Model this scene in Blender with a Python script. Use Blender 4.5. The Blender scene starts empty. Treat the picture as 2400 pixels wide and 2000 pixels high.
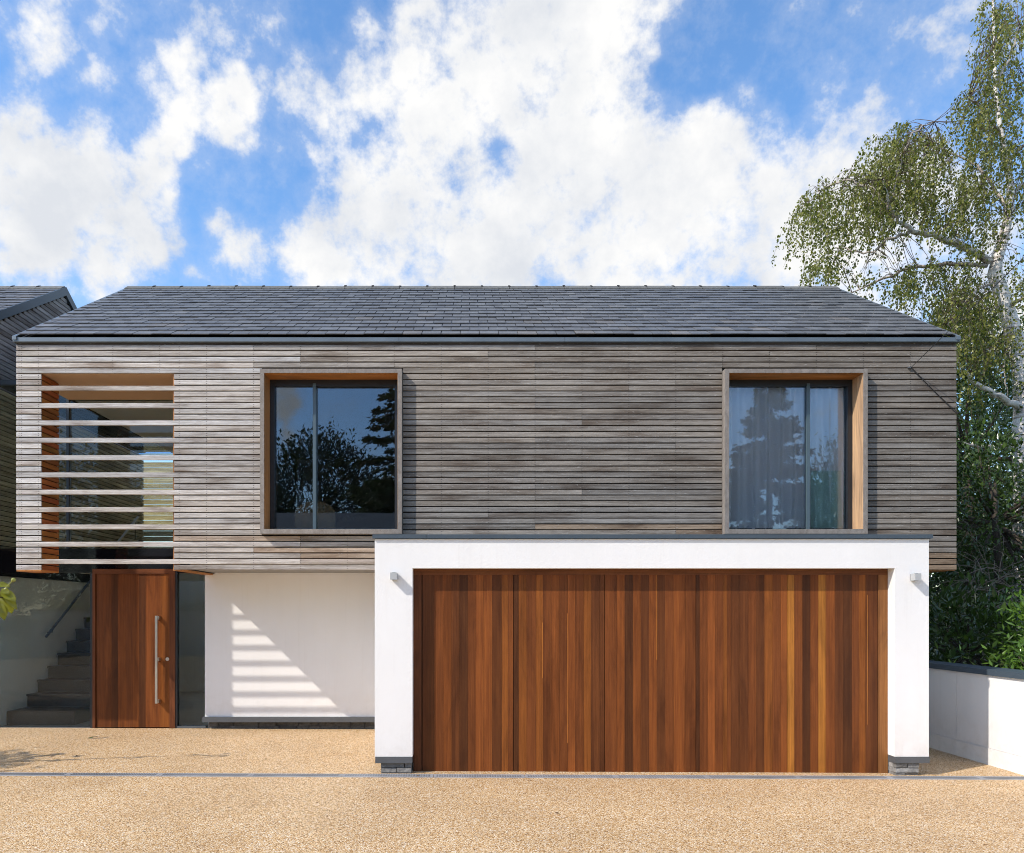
import bpy, math, random
import numpy as np
from mathutils import Vector, Matrix

random.seed(7)
rng = np.random.default_rng(7)
SC = bpy.context.scene
COL = SC.collection

# ------------------------------------------------------------------ camera
H, F, D, CX, CY = 1.713, 1736.0, 9.6, 1098.0, 1435.0     # eye height, focal px, distance to timber front, principal point
cam = bpy.data.cameras.new("camera")
cam.sensor_fit = 'HORIZONTAL'; cam.sensor_width = 36.0
cam.lens = 36.0 * F / 2400.0
cam.shift_x = (1200 - CX) / 2400.0
cam.shift_y = (CY - 1000) / 2400.0
cam.clip_start = 0.05; cam.clip_end = 2000
camo = bpy.data.objects.new("camera", cam); COL.objects.link(camo)
camo.location = (0, -D, H); camo.rotation_euler = (math.radians(90), 0, 0)
SC.camera = camo

def P(px, py, Y):
    d = Y + D
    return Vector(((px - CX) * d / F, Y, H - (py - CY) * d / F))

# ------------------------------------------------------------------ light and sky
SUN_DIR = Vector((1.773, 1.0, -1.764)).normalized()
SUN_EL = math.asin(-SUN_DIR.z)
SUN_ROT = math.atan2(-SUN_DIR.x, -SUN_DIR.y)
sun = bpy.data.lights.new("sun", 'SUN'); sun.energy = 3.7; sun.angle = math.radians(0.55); sun.color = (1.0, 0.94, 0.86)
suno = bpy.data.objects.new("sun", sun); COL.objects.link(suno)
suno.rotation_euler = SUN_DIR.to_track_quat('-Z', 'Y').to_euler(); suno.location = (-30, -20, 30)

SC.view_settings.view_transform = 'Standard'; SC.view_settings.look = 'None'
SC.view_settings.exposure = 0.33; SC.view_settings.gamma = 1.0
SC.view_settings.use_curve_mapping = False
SC.cycles.max_bounces = 10; SC.cycles.transparent_max_bounces = 24
SC.cycles.diffuse_bounces = 5; SC.cycles.glossy_bounces = 5
SC.cycles.use_denoising = True; SC.cycles.denoising_prefilter = 'FAST'; SC.cycles.filter_width = 1.0
SC.cycles.sample_clamp_indirect = 6.0

def build_world():
    w = bpy.data.worlds.new("World"); SC.world = w; w.use_nodes = True
    w.cycles.sampling_method = 'MANUAL'; w.cycles.sample_map_resolution = 512
    nt = w.node_tree; N = nt.nodes; L = nt.links
    N.clear()
    out = N.new('ShaderNodeOutputWorld'); bg = N.new('ShaderNodeBackground')
    bg.inputs['Strength'].default_value = 0.15
    L.new(bg.outputs[0], out.inputs[0])
    sky = N.new('ShaderNodeTexSky'); sky.sky_type = 'NISHITA'; sky.sun_disc = False
    sky.sun_elevation = SUN_EL; sky.sun_rotation = SUN_ROT
    sky.air_density = 1.0; sky.dust_density = 0.35; sky.ozone_density = 2.2
    tc = N.new('ShaderNodeTexCoord')
    nrm = N.new('ShaderNodeVectorMath'); nrm.operation = 'NORMALIZE'
    L.new(tc.outputs['Generated'], nrm.inputs[0])
    # wispy warp of the lookup direction
    def noise(scale, detail, rough, src, dist=0.0):
        n = N.new('ShaderNodeTexNoise'); n.inputs['Scale'].default_value = scale
        n.inputs['Detail'].default_value = detail; n.inputs['Roughness'].default_value = rough
        n.inputs['Distortion'].default_value = dist
        L.new(src, n.inputs['Vector']); return n
    wn = noise(6.0, 3, 0.6, nrm.outputs[0])
    sub = N.new('ShaderNodeVectorMath'); sub.operation = 'SUBTRACT'; sub.inputs[1].default_value = (.5, .5, .5)
    L.new(wn.outputs['Color'], sub.inputs[0])
    sc = N.new('ShaderNodeVectorMath'); sc.operation = 'SCALE'; sc.inputs['Scale'].default_value = 0.16
    L.new(sub.outputs[0], sc.inputs[0])
    wd = N.new('ShaderNodeVectorMath'); wd.operation = 'ADD'
    L.new(nrm.outputs[0], wd.inputs[0]); L.new(sc.outputs[0], wd.inputs[1])
    blobs = [(1300, 40, 330, 1), (1120, 230, 270, 1), (1420, 260, 300, 1), (1230, 470, 330, 1), (960, 500, 230, 1),
             (1600, 500, 330, 1), (1830, 520, 290, 1), (800, 600, 170, .9), (1100, 640, 250, 1), (1450, 650, 260, 1),
             (2060, 620, 280, .9), (2330, 700, 260, .9), (1990, 380, 150, .8), (1020, 40, 140, .9), (600, 540, 85, .7), (1650, 330, 160, .7), (1620, 40, 90, .5),
             (1010, 330, 190, .95), (930, 420, 170, .9), (1700, 420, 220, .9), (1195, 365, 70, -.42), (1640, 110, 120, -.6), (1560, 130, 60, -.3),
             (20, 320, 150, .9), (140, 430, 180, 1), (40, 520, 210, 1), (330, 430, 130, .9), (260, 560, 150, 1), (420, 340, 110, .9),
             (540, 270, 120, .9), (215, 650, 95, .9), (390, 520, 100, .8),
             (400, 150, 110, .8), (490, 80, 90, .75), (310, 150, 70, .7), (740, 170, 130, .7), (860, 120, 120, .7), (800, 250, 90, .65), (770, 380, 75, .6),
             (50, 105, 75, .7), (165, 205, 60, .65), (110, 15, 60, .5), (245, 35, 65, .55), (660, 20, 80, .4),
             (2190, 140, 85, .5), (2110, 180, 60, .45), (2260, 50, 100, .5), (2050, 280, 70, .45), (640, 180, 70, .5)]
    cl = []
    for x, y, r, wt in blobs:
        v = Vector((x - CX, F, CY - y)); ln = v.length
        cl.append((v.normalized(), r / ln * 1.0, wt))
    for x, y, r, wt in ((655, 930, 75, 1), (680, 990, 55, .8), (1690, 975, 70, .9)):      # small clouds over the far side of the road
        v = Vector((x - CX, -F, CY - y)); cl.append((v.normalized(), r / v.length, wt))
    rr = random.Random(11)
    k = 0
    while k < 16:                                   # the same broken cumulus all round the rest of the sky
        az = rr.uniform(0, 2 * math.pi); el = rr.uniform(0.12, 1.25)
        v = Vector((math.cos(el) * math.cos(az), math.cos(el) * math.sin(az), math.sin(el)))
        if v.y < -.6 and abs(v.x) < .5 and v.z < .5: continue
        if v.y > 0.25 and abs(v.x / v.y) < 0.85 and v.z / v.y < 0.95: continue
        cl.append((v, rr.uniform(.15, .36), rr.uniform(.6, 1.0))); k += 1
    acc = None
    for v, r, wt in cl:
        dn = N.new('ShaderNodeVectorMath'); dn.operation = 'DISTANCE'; dn.inputs[1].default_value = v
        L.new(wd.outputs[0], dn.inputs[0])
        mr = N.new('ShaderNodeMapRange'); mr.interpolation_type = 'SMOOTHSTEP'
        mr.inputs['From Min'].default_value = r * 1.25; mr.inputs['From Max'].default_value = r * 0.25
        mr.inputs['To Min'].default_value = 0; mr.inputs['To Max'].default_value = wt
        L.new(dn.outputs['Value'], mr.inputs['Value'])
        if acc is None: acc = mr.outputs[0]
        else:
            a = N.new('ShaderNodeMath'); a.operation = 'ADD' if wt < 0 else 'MAXIMUM'
            if wt > 0:
                # soft union
                a.operation = 'SMOOTH_MAX'; a.inputs[2].default_value = 0.25
            L.new(acc, a.inputs[0]); L.new(mr.outputs[0], a.inputs[1]); acc = a.outputs[0]
    f1 = noise(10.0, 9, 0.64, nrm.outputs[0])
    f2 = noise(40.0, 4, 0.62, nrm.outputs[0])
    def math_(op, a, b, clamp=False):
        m = N.new('ShaderNodeMath'); m.operation = op; m.use_clamp = clamp
        for i, s in enumerate((a, b)):
            if isinstance(s, (int, float)): m.inputs[i].default_value = s
            else: L.new(s, m.inputs[i])
        return m.outputs[0]
    n1 = math_('MULTIPLY', math_('SUBTRACT', f1.outputs['Fac'], 0.5), 1.75)
    n2 = math_('MULTIPLY', math_('SUBTRACT', f2.outputs['Fac'], 0.5), 0.75)
    dens = math_('ADD', acc, math_('ADD', n1, n2))
    mr = N.new('ShaderNodeMapRange'); mr.interpolation_type = 'SMOOTHSTEP'
    mr.inputs['From Min'].default_value = 0.16; mr.inputs['From Max'].default_value = 1.0
    L.new(dens, mr.inputs['Value'])
    veil = N.new('ShaderNodeMapRange'); veil.interpolation_type = 'SMOOTHSTEP'
    veil.inputs['From Min'].default_value = -0.15; veil.inputs['From Max'].default_value = 0.6
    veil.inputs['To Max'].default_value = 0.2
    L.new(dens, veil.inputs['Value'])
    cover = math_('MAXIMUM', mr.outputs[0], veil.outputs[0])
    # cloud tone: whiter and greyer patches inside the cloud
    f3 = noise(8.0, 6, 0.6, nrm.outputs[0])
    cr = N.new('ShaderNodeValToRGB')
    cr.color_ramp.elements[0].position = .34; cr.color_ramp.elements[0].color = (4.0, 4.17, 4.45, 1)
    cr.color_ramp.elements[1].position = .62; cr.color_ramp.elements[1].color = (5.35, 5.33, 5.27, 1)
    L.new(f3.outputs['Fac'], cr.inputs[0])
    hs = N.new('ShaderNodeHueSaturation'); hs.inputs['Saturation'].default_value = 1.16; hs.inputs['Value'].default_value = 1.48
    L.new(sky.outputs[0], hs.inputs['Color'])
    mix = N.new('ShaderNodeMix'); mix.data_type = 'RGBA'
    L.new(cover, mix.inputs[0]); L.new(hs.outputs[0], mix.inputs[6]); L.new(cr.outputs[0], mix.inputs[7])
    L.new(mix.outputs[2], bg.inputs['Color'])
build_world()

# ------------------------------------------------------------------ helpers
class MB:
    def __init__(self): self.v = []; self.f = []
    def add(self, vs, fs):
        b = len(self.v); self.v += [tuple(p) for p in vs]; self.f += [tuple(i + b for i in f) for f in fs]; return self
    def box(self, x0, y0, z0, x1, y1, z1):
        x0, x1 = min(x0, x1), max(x0, x1); y0, y1 = min(y0, y1), max(y0, y1); z0, z1 = min(z0, z1), max(z0, z1)
        vs = [(x0, y0, z0), (x1, y0, z0), (x1, y1, z0), (x0, y1, z0), (x0, y0, z1), (x1, y0, z1), (x1, y1, z1), (x0, y1, z1)]
        return self.add(vs, [(0, 3, 2, 1), (4, 5, 6, 7), (0, 1, 5, 4), (1, 2, 6, 5), (2, 3, 7, 6), (3, 0, 4, 7)])
    def extrude(self, prof, axis, a, b):
        """closed 2D profile (counter-clockwise) swept along axis x, y or z from a to b"""
        n = len(prof)
        def mk(t, p):
            return {'x': (t, p[0], p[1]), 'y': (p[0], t, p[1]), 'z': (p[0], p[1], t)}[axis]
        vs = [mk(a, p) for p in prof] + [mk(b, p) for p in prof]
        fs = [(i, (i + 1) % n, (i + 1) % n + n, i + n) for i in range(n)]
        fs += [tuple(reversed(range(n))), tuple(range(n, 2 * n))]
        return self.add(vs, fs)
    def tube(self, pts, rad, n=6):
        pts = [Vector(p) for p in pts]
        rad = rad if isinstance(rad, (list, tuple)) else [rad] * len(pts)
        vs = []; ref = Vector((0.31, 0.17, 0.93))
        for i, p in enumerate(pts):
            t = (pts[min(i + 1, len(pts) - 1)] - pts[max(i - 1, 0)]).normalized()
            a = t.cross(ref)
            if a.length < 1e-3: a = t.cross(Vector((1, 0, 0)))
            a.normalize(); b = t.cross(a)
            for k in range(n):
                an = 2 * math.pi * k / n
                vs.append(p + (a * math.cos(an) + b * math.sin(an)) * rad[i])
        fs = []
        for i in range(len(pts) - 1):
            for k in range(n):
                fs.append((i * n + k, i * n + (k + 1) % n, (i + 1) * n + (k + 1) % n, (i + 1) * n + k))
        fs.append(tuple(reversed(range(n)))); fs.append(tuple(range((len(pts) - 1) * n, len(pts) * n)))
        return self.add(vs, fs)
    def build(self, name, mat, parent=None, smooth=False, recalc=False, color=None):
        me = bpy.data.meshes.new(name); me.from_pydata(self.v, [], self.f)
        if recalc:
            import bmesh
            bm = bmesh.new(); bm.from_mesh(me); bmesh.ops.recalc_face_normals(bm, faces=bm.faces); bm.to_mesh(me); bm.free()
        me.materials.append(mat)
        if smooth: me.polygons.foreach_set('use_smooth', [True] * len(me.polygons))
        o = bpy.data.objects.new(name, me); COL.objects.link(o)
        if parent: o.parent = parent
        if color: o.color = (*color, 1)
        return o

def link_mesh(name, me, parent=None, color=None):
    o = bpy.data.objects.new(name, me); COL.objects.link(o)
    if parent: o.parent = parent
    if color: o.color = (*color, 1)
    return o

def tag(o, label=None, cat=None, group=None, kind=None):
    if label: o['label'] = label
    if cat: o['category'] = cat
    if group: o['group'] = group
    if kind: o['kind'] = kind
    return o

def empty(name, loc=(0, 0, 0)):
    o = bpy.data.objects.new(name, None); COL.objects.link(o); o.empty_display_size = .2
    o.location = loc; return o

def anchor(root):
    """keep children built in world coordinates where they are although the empty stands at the thing's base"""
    bpy.context.view_layer.update()
    inv = root.matrix_world.inverted()
    for c in root.children: c.matrix_parent_inverse = inv

# ------------------------------------------------------------------ materials
def mat_base(name):
    m = bpy.data.materials.new(name); m.use_nodes = True
    nt = m.node_tree; nt.nodes.clear()
    o = nt.nodes.new('ShaderNodeOutputMaterial'); b = nt.nodes.new('ShaderNodeBsdfPrincipled')
    nt.links.new(b.outputs[0], o.inputs[0])
    return m, nt, b, o
def nd(nt, t, **kw):
    n = nt.nodes.new(t)
    for k, v in kw.items(): setattr(n, k, v)
    return n
def noise_tex(nt, vec, scale, detail=4, rough=.55, dist=0.0):
    n = nd(nt, 'ShaderNodeTexNoise'); n.inputs['Scale'].default_value = scale; n.inputs['Detail'].default_value = detail
    n.inputs['Roughness'].default_value = rough; n.inputs['Distortion'].default_value = dist
    if vec is not None: nt.links.new(vec, n.inputs['Vector'])
    return n
def mapping(nt, vec, scale=(1, 1, 1), loc=(0, 0, 0)):
    n = nd(nt, 'ShaderNodeMapping'); n.inputs['Scale'].default_value = scale; n.inputs['Location'].default_value = loc
    nt.links.new(vec, n.inputs['Vector']); return n.outputs[0]
def ramp(nt, fac, stops):
    r = nd(nt, 'ShaderNodeValToRGB'); e = r.color_ramp.elements
    while len(e) < len(stops): e.new(.5)
    for el, (p, c) in zip(e, stops):
        el.position = p; el.color = (*c, 1) if len(c) == 3 else c
    nt.links.new(fac, r.inputs[0]); return r.outputs[0]
def mixc(nt, fac, a, b, mode='MIX'):
    m = nd(nt, 'ShaderNodeMix', data_type='RGBA', blend_type=mode)
    for i, s in ((0, fac), (6, a), (7, b)):
        if isinstance(s, (int, float)): m.inputs[i].default_value = s
        elif isinstance(s, tuple): m.inputs[i].default_value = (*s, 1)
        else: nt.links.new(s, m.inputs[i])
    return m.outputs[2]
def mth(nt, op, a, b=0.0, clamp=False):
    m = nd(nt, 'ShaderNodeMath', operation=op, use_clamp=clamp)
    for i, s in enumerate((a, b)):
        if isinstance(s, (int, float)): m.inputs[i].default_value = s
        else: nt.links.new(s, m.inputs[i])
    return m.outputs[0]
def bump(nt, bsdf, height, strength, dist):
    b = nd(nt, 'ShaderNodeBump'); b.inputs['Strength'].default_value = strength; b.inputs['Distance'].default_value = dist
    nt.links.new(height, b.inputs['Height']); nt.links.new(b.outputs[0], bsdf.inputs['Normal']); return b
def coords(nt):
    return nd(nt, 'ShaderNodeTexCoord').outputs['Object']
def geo_pos(nt):
    return nd(nt, 'ShaderNodeNewGeometry').outputs['Position']
def island(nt):
    return nd(nt, 'ShaderNodeNewGeometry').outputs['Random Per Island']
def rnd_vec(nt, vec):
    """offset the pattern for each object"""
    oi = nd(nt, 'ShaderNodeObjectInfo')
    c = nd(nt, 'ShaderNodeCombineXYZ')
    nt.links.new(mth(nt, 'MULTIPLY', oi.outputs['Random'], 37.0), c.inputs[0])
    nt.links.new(mth(nt, 'MULTIPLY', oi.outputs['Random'], 91.0), c.inputs[1])
    nt.links.new(mth(nt, 'MULTIPLY', oi.outputs['Random'], 53.0), c.inputs[2])
    a = nd(nt, 'ShaderNodeVectorMath', operation='ADD'); nt.links.new(vec, a.inputs[0]); nt.links.new(c.outputs[0], a.inputs[1])
    return a.outputs[0], oi

def plain(name, col, rough=.5, metal=0.0, var=.12, scale=6.0, bumpk=0.0, bscale=120.0, spec=.5):
    m, nt, b, o = mat_base(name)
    c = coords(nt)
    n = noise_tex(nt, c, scale, 6, .6)
    lo = tuple(x * (1 - var) for x in col); hi = tuple(min(1, x * (1 + var)) for x in col)
    nt.links.new(ramp(nt, n.outputs['Fac'], [(.3, lo), (.7, hi)]), b.inputs['Base Color'])
    b.inputs['Roughness'].default_value = rough; b.inputs['Metallic'].default_value = metal
    b.inputs['Specular IOR Level'].default_value = spec
    if bumpk:
        n2 = noise_tex(nt, c, bscale, 3, .6); bump(nt, b, n2.outputs['Fac'], bumpk, .004)
    return m

def wood_clad(name, along='x'):
    """weathered larch-like boards: silvery grey with brown streaks; object colour is the board's own tone"""
    m, nt, b, o = mat_base(name)
    v, oi = rnd_vec(nt, geo_pos(nt))
    s = {'x': (1.2, 30, 60), 'y': (30, 1.2, 60)}[along]
    g1 = noise_tex(nt, mapping(nt, v, s), 1.0, 6, .65, .6)
    s2 = {'x': (9, 120, 260), 'y': (120, 9, 260)}[along]
    g2 = noise_tex(nt, mapping(nt, v, s2), 1.0, 4, .6, .3)
    s3 = {'x': (1.1, 3, 6), 'y': (3, 1.1, 6)}[along]
    g3 = noise_tex(nt, mapping(nt, v, s3), 1.0, 4, .6)
    f = mth(nt, 'ADD', mth(nt, 'MULTIPLY', g1.outputs['Fac'], .55), mth(nt, 'MULTIPLY', g2.outputs['Fac'], .45))
    tone = ramp(nt, f, [(.32, (.36, .32, .29)), (.47, (.86, .83, .80)), (.62, (1.32, 1.32, 1.31))])
    col = mixc(nt, 1.0, oi.outputs['Color'], tone, 'MULTIPLY')
    st = ramp(nt, g3.outputs['Fac'], [(.32, (.50, .43, .38)), (.5, (1, 1, 1)), (.68, (1.25, 1.25, 1.25))])
    col = mixc(nt, .9, col, st, 'MULTIPLY')
    # pale flecks of raised grain
    s4 = {'x': (22, 110, 150), 'y': (110, 22, 150)}[along]
    g4 = noise_tex(nt, mapping(nt, v, s4), 1.0, 2, .5)
    fl = ramp(nt, g4.outputs['Fac'], [(.66, (0, 0, 0)), (.74, (1, 1, 1))])
    col = mixc(nt, mth(nt, 'MULTIPLY', fl, .5), col, (.55, .53, .50))
    nt.links.new(col, b.inputs['Base Color'])
    b.inputs['Roughness'].default_value = .72; b.inputs['Specular IOR Level'].default_value = .35
    bump(nt, b, f, .5, .004)
    return m

def wood_oiled(name, along='z', rough=.42):
    """red-brown oiled hardwood; object colour is the plank's own tone"""
    m, nt, b, o = mat_base(name)
    v, oi = rnd_vec(nt, geo_pos(nt))
    s = {'z': (60, 60, 1.0), 'x': (1.0, 60, 60), 'y': (60, 1.0, 60)}[along]
    g1 = noise_tex(nt, mapping(nt, v, s), 1.0, 5, .6, .5)
    s2 = {'z': (220, 220, 5), 'x': (5, 220, 220), 'y': (220, 5, 220)}[along]
    g2 = noise_tex(nt, mapping(nt, v, s2), 1.0, 4, .65, .2)
    s3 = {'z': (5, 5, .8), 'x': (.8, 5, 5), 'y': (5, .8, 5)}[along]
    g3 = noise_tex(nt, mapping(nt, v, s3), 1.0, 4, .6, 1.0)
    f = mth(nt, 'ADD', mth(nt, 'MULTIPLY', g1.outputs['Fac'], .6), mth(nt, 'MULTIPLY', g2.outputs['Fac'], .4))
    tone = ramp(nt, f, [(.30, (.60, .57, .56)), (.5, (.97, .97, .97)), (.70, (1.32, 1.34, 1.3))])
    col = mixc(nt, 1.0, oi.outputs['Color'], tone, 'MULTIPLY')
    big = ramp(nt, g3.outputs['Fac'], [(.32, (.62, .62, .66)), (.5, (1, 1, 1)), (.70, (1.3, 1.3, 1.2))])
    col = mixc(nt, .85, col, big, 'MULTIPLY')
    nt.links.new(col, b.inputs['Base Color'])
    b.inputs['Roughness'].default_value = rough; b.inputs['Specular IOR Level'].default_value = .16
    bump(nt, b, f, .25, .002)
    return m

def render_white(name, col=(.735, .72, .70), rough=.9, k=.6, scale=95.0):
    m, nt, b, o = mat_base(name)
    c = geo_pos(nt)
    n = noise_tex(nt, c, 1.3, 5, .55)
    n2 = noise_tex(nt, mapping(nt, c, (5, 5, .8)), 1.0, 4, .6)
    base = ramp(nt, n.outputs['Fac'], [(.3, tuple(x * .955 for x in col)), (.7, col)])
    base = mixc(nt, .5, base, ramp(nt, n2.outputs['Fac'], [(.3, (.965, .96, .95)), (.6, (1, 1, 1))]), 'MULTIPLY')
    # splash-back dirt low down and faint run-off streaks, both broken up by noise
    sp = nd(nt, 'ShaderNodeSeparateXYZ'); nt.links.new(c, sp.inputs[0])
    low = nd(nt, 'ShaderNodeMapRange'); low.inputs['From Min'].default_value = .62; low.inputs['From Max'].default_value = .12; nt.links.new(sp.outputs[2], low.inputs['Value'])
    n3 = noise_tex(nt, c, 7.0, 6, .65, .4); n4 = noise_tex(nt, mapping(nt, c, (16, 16, .7)), 1.0, 5, .6)
    d1 = mth(nt, 'MULTIPLY', low.outputs[0], ramp(nt, n3.outputs['Fac'], [(.42, (0, 0, 0)), (.75, (1, 1, 1))]))
    d2 = mth(nt, 'MULTIPLY', ramp(nt, n4.outputs['Fac'], [(.56, (0, 0, 0)), (.8, (1, 1, 1))]), .35)
    base = mixc(nt, mth(nt, 'MULTIPLY', mth(nt, 'ADD', d1, d2, True), .38), base, tuple(x * y for x, y in zip(col, (.66, .60, .52))))
    nt.links.new(base, b.inputs['Base Color'])
    b.inputs['Roughness'].default_value = rough; b.inputs['Specular IOR Level'].default_value = .25
    v1 = noise_tex(nt, c, scale, 3, .55, 1.2)
    bump(nt, b, v1.outputs['Fac'], k, .010 if k > .5 else .004)
    return m

def glass(name, tint=(.92, .95, .95), ior=1.65, rough=0.0, wave=.12):
    m = bpy.data.materials.new(name); m.use_nodes = True; nt = m.node_tree; nt.nodes.clear()
    o = nd(nt, 'ShaderNodeOutputMaterial'); mx = nd(nt, 'ShaderNodeMixShader')
    t = nd(nt, 'ShaderNodeBsdfTransparent'); t.inputs[0].default_value = (*tint, 1)
    g = nd(nt, 'ShaderNodeBsdfGlossy'); g.inputs['Roughness'].default_value = rough; g.inputs['Color'].default_value = (.80, .90, 1, 1)
    c = geo_pos(nt); n = noise_tex(nt, c, 1.1, 2, .5); bp = nd(nt, 'ShaderNodeBump')
    bp.inputs['Strength'].default_value = wave; bp.inputs['Distance'].default_value = .004
    nt.links.new(n.outputs['Fac'], bp.inputs['Height']); nt.links.new(bp.outputs[0], g.inputs['Normal'])
    fr = nd(nt, 'ShaderNodeFresnel'); fr.inputs['IOR'].default_value = ior
    nt.links.new(fr.outputs[0], mx.inputs[0]); nt.links.new(t.outputs[0], mx.inputs[1]); nt.links.new(g.outputs[0], mx.inputs[2])
    nt.links.new(mx.outputs[0], o.inputs[0])
    return m

def leaf_mat(name, cols, transl=.35, rough=.45, spec=.4):
    m, nt, b, o = mat_base(name)
    r = island(nt)
    n = len(cols)
    c = ramp(nt, r, [(i / max(1, n - 1), cc) for i, cc in enumerate(cols)])
    nt.links.new(c, b.inputs['Base Color']); b.inputs['Roughness'].default_value = rough
    b.inputs['Specular IOR Level'].default_value = spec
    t = nd(nt, 'ShaderNodeBsdfTranslucent')
    tcol = mixc(nt, 1.0, c, (1.1, 1.25, .6), 'MULTIPLY'); nt.links.new(tcol, t.inputs[0])
    mx = nd(nt, 'ShaderNodeMixShader'); mx.inputs[0].default_value = transl
    nt.links.new(b.outputs[0], mx.inputs[1]); nt.links.new(t.outputs[0], mx.inputs[2]); nt.links.new(mx.outputs[0], o.inputs[0])
    return m

def gravel_mat():
    m, nt, b, o = mat_base('resin_gravel')
    c = geo_pos(nt)
    wv = noise_tex(nt, c, 60, 2, .5)
    vadd = nd(nt, 'ShaderNodeVectorMath', operation='ADD')
    s = nd(nt, 'ShaderNodeVectorMath', operation='SCALE'); s.inputs['Scale'].default_value = .006
    nt.links.new(wv.outputs['Color'], s.inputs[0]); nt.links.new(c, vadd.inputs[0]); nt.links.new(s.outputs[0], vadd.inputs[1])
    vo = nd(nt, 'ShaderNodeTexVoronoi'); vo.inputs['Scale'].default_value = 112; nt.links.new(vadd.outputs[0], vo.inputs['Vector'])
    sep = nd(nt, 'ShaderNodeSeparateColor'); nt.links.new(vo.outputs['Color'], sep.inputs[0])
    col = ramp(nt, sep.outputs[0], [(0, (.22, .11, .04)), (.14, (.50, .29, .12)), (.40, (.72, .48, .235)), (.68, (.84, .61, .345)), (.86, (.92, .77, .54)), (1, (.97, .91, .80))])
    crev = ramp(nt, vo.outputs['Distance'], [(.30, (1, 1, 1)), (.72, (.55, .48, .40))])
    col = mixc(nt, .9, col, crev, 'MULTIPLY')
    n = noise_tex(nt, c, .8, 5, .6); patch = ramp(nt, n.outputs['Fac'], [(.3, (.86, .83, .80)), (.7, (1.06, 1.05, 1.04))])
    col = mixc(nt, 1.0, col, patch, 'MULTIPLY')
    nt.links.new(col, b.inputs['Base Color']); b.inputs['Roughness'].default_value = .6; b.inputs['Specular IOR Level'].default_value = .35
    inv = mth(nt, 'SUBTRACT', 1.0, vo.outputs['Distance'])
    bump(nt, b, inv, .75, .006)
    return m

def slate_mat():
    m, nt, b, o = mat_base('slate')
    v, oi = rnd_vec(nt, geo_pos(nt))
    n = noise_tex(nt, mapping(nt, v, (6, 3, 3)), 1.0, 6, .65, .4)
    tone = ramp(nt, n.outputs['Fac'], [(.3, (.72, .72, .74)), (.55, (1, 1, 1)), (.75, (1.28, 1.26, 1.22))])
    col = mixc(nt, 1.0, oi.outputs['Color'], tone, 'MULTIPLY')
    nt.links.new(col, b.inputs['Base Color'])
    n2 = noise_tex(nt, v, 40, 4, .6)
    nt.links.new(ramp(nt, n2.outputs['Fac'], [(.3, (.38, .38, .38)), (.7, (.58, .58, .58))]), b.inputs['Roughness'])
    b.inputs['Specular IOR Level'].default_value = .5
    bump(nt, b, n2.outputs['Fac'], .3, .003)
    return m

def stone_mat():
    m, nt, b, o = mat_base('grey_stone')
    v, oi = rnd_vec(nt, geo_pos(nt))
    n = noise_tex(nt, v, 22, 6, .65, .5)
    col = mixc(nt, 1.0, oi.outputs['Color'], ramp(nt, n.outputs['Fac'], [(.3, (.6, .6, .6)), (.7, (1.35, 1.33, 1.3))]), 'MULTIPLY')
    nt.links.new(col, b.inputs['Base Color']); b.inputs['Roughness'].default_value = .85
    bump(nt, b, n.outputs['Fac'], .8, .012)
    return m

def bark_birch():
    m, nt, b, o = mat_base('birch_bark')
    c = geo_pos(nt)
    n = noise_tex(nt, mapping(nt, c, (3, 3, 26)), 1.0, 4, .6, .3)
    n2 = noise_tex(nt, c, 2.6, 5, .6, .4)
    col = ramp(nt, n.outputs['Fac'], [(.30, (.05, .04, .035)), (.38, (.40, .34, .29)), (.48, (.72, .67, .62)), (.8, (.82, .78, .74))])
    col = mixc(nt, ramp(nt, n2.outputs['Fac'], [(.64, (0, 0, 0)), (.80, (.6, .6, .6))]), col, (.22, .17, .14))
    nt.links.new(col, b.inputs['Base Color']); b.inputs['Roughness'].default_value = .75
    bump(nt, b, n.outputs['Fac'], .5, .01)
    return m

M = {}
M['clad'] = wood_clad('weathered_timber')
M['clad_y'] = wood_clad('weathered_timber_return', 'y')
M['oiled'] = wood_oiled('oiled_hardwood')
M['oiled_x'] = wood_oiled('oiled_hardwood_rail', 'x')
M['cedar_y'] = wood_oiled('sheltered_timber', 'y', .55)
M['cedar_x'] = wood_oiled('sheltered_timber_long', 'x', .55)
M['cedar_z'] = wood_oiled('sheltered_timber_upright', 'z', .55)
M['render'] = render_white('spar_render', (.82, .805, .785), .92, .42, 60)
M['smooth_white'] = render_white('smooth_render', (.82, .80, .775), .85, .12, 60)
M['cream'] = render_white('cream_plaster', (.84, .80, .70), .85, .05, 40)
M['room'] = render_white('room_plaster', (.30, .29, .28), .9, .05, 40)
M['membrane'] = plain('black_membrane', (.012, .011, .011), .9)
M['dark_metal'] = plain('dark_grey_metal', (.055, .075, .095), .42, .0, .08, 3)
M['zinc'] = plain('zinc_gutter', (.125, .155, .18), .42, .2, .15, 3)
M['black_frame'] = plain('black_frame', (.018, .020, .024), .35, .0, .08, 3)
M['grey_frame'] = plain('slate_grey_frame', (.075, .11, .13), .35, .0, .08, 3)
M['lead_flash'] = plain('grey_flashing', (.085, .092, .10), .45, .0, .1, 4)
M['slate'] = slate_mat()
M['stone'] = stone_mat()
M['tan'] = plain('tan_soffit_board', (.60, .40, .235), .7, 0, .06, 2)
M['gravel'] = gravel_mat()
M['drain'] = plain('grey_channel', (.30, .30, .31), .6, 0, .22, 3, .3, 200)
M['drain_dark'] = plain('channel_grate', (.20, .20, .205), .6, 0, .2, 3)
M['steel'] = plain('brushed_steel', (.58, .54, .48), .32, .9, .05, 30)
M['alu'] = plain('pale_grey_paint', (.40, .41, .41), .45, 0, .04, 3)
M['glass'] = glass('window_glass', (.98, .99, .995), 1.75)
M['link_glass'] = glass('link_glass', (.97, .985, .97), 1.31, wave=.025)
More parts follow.
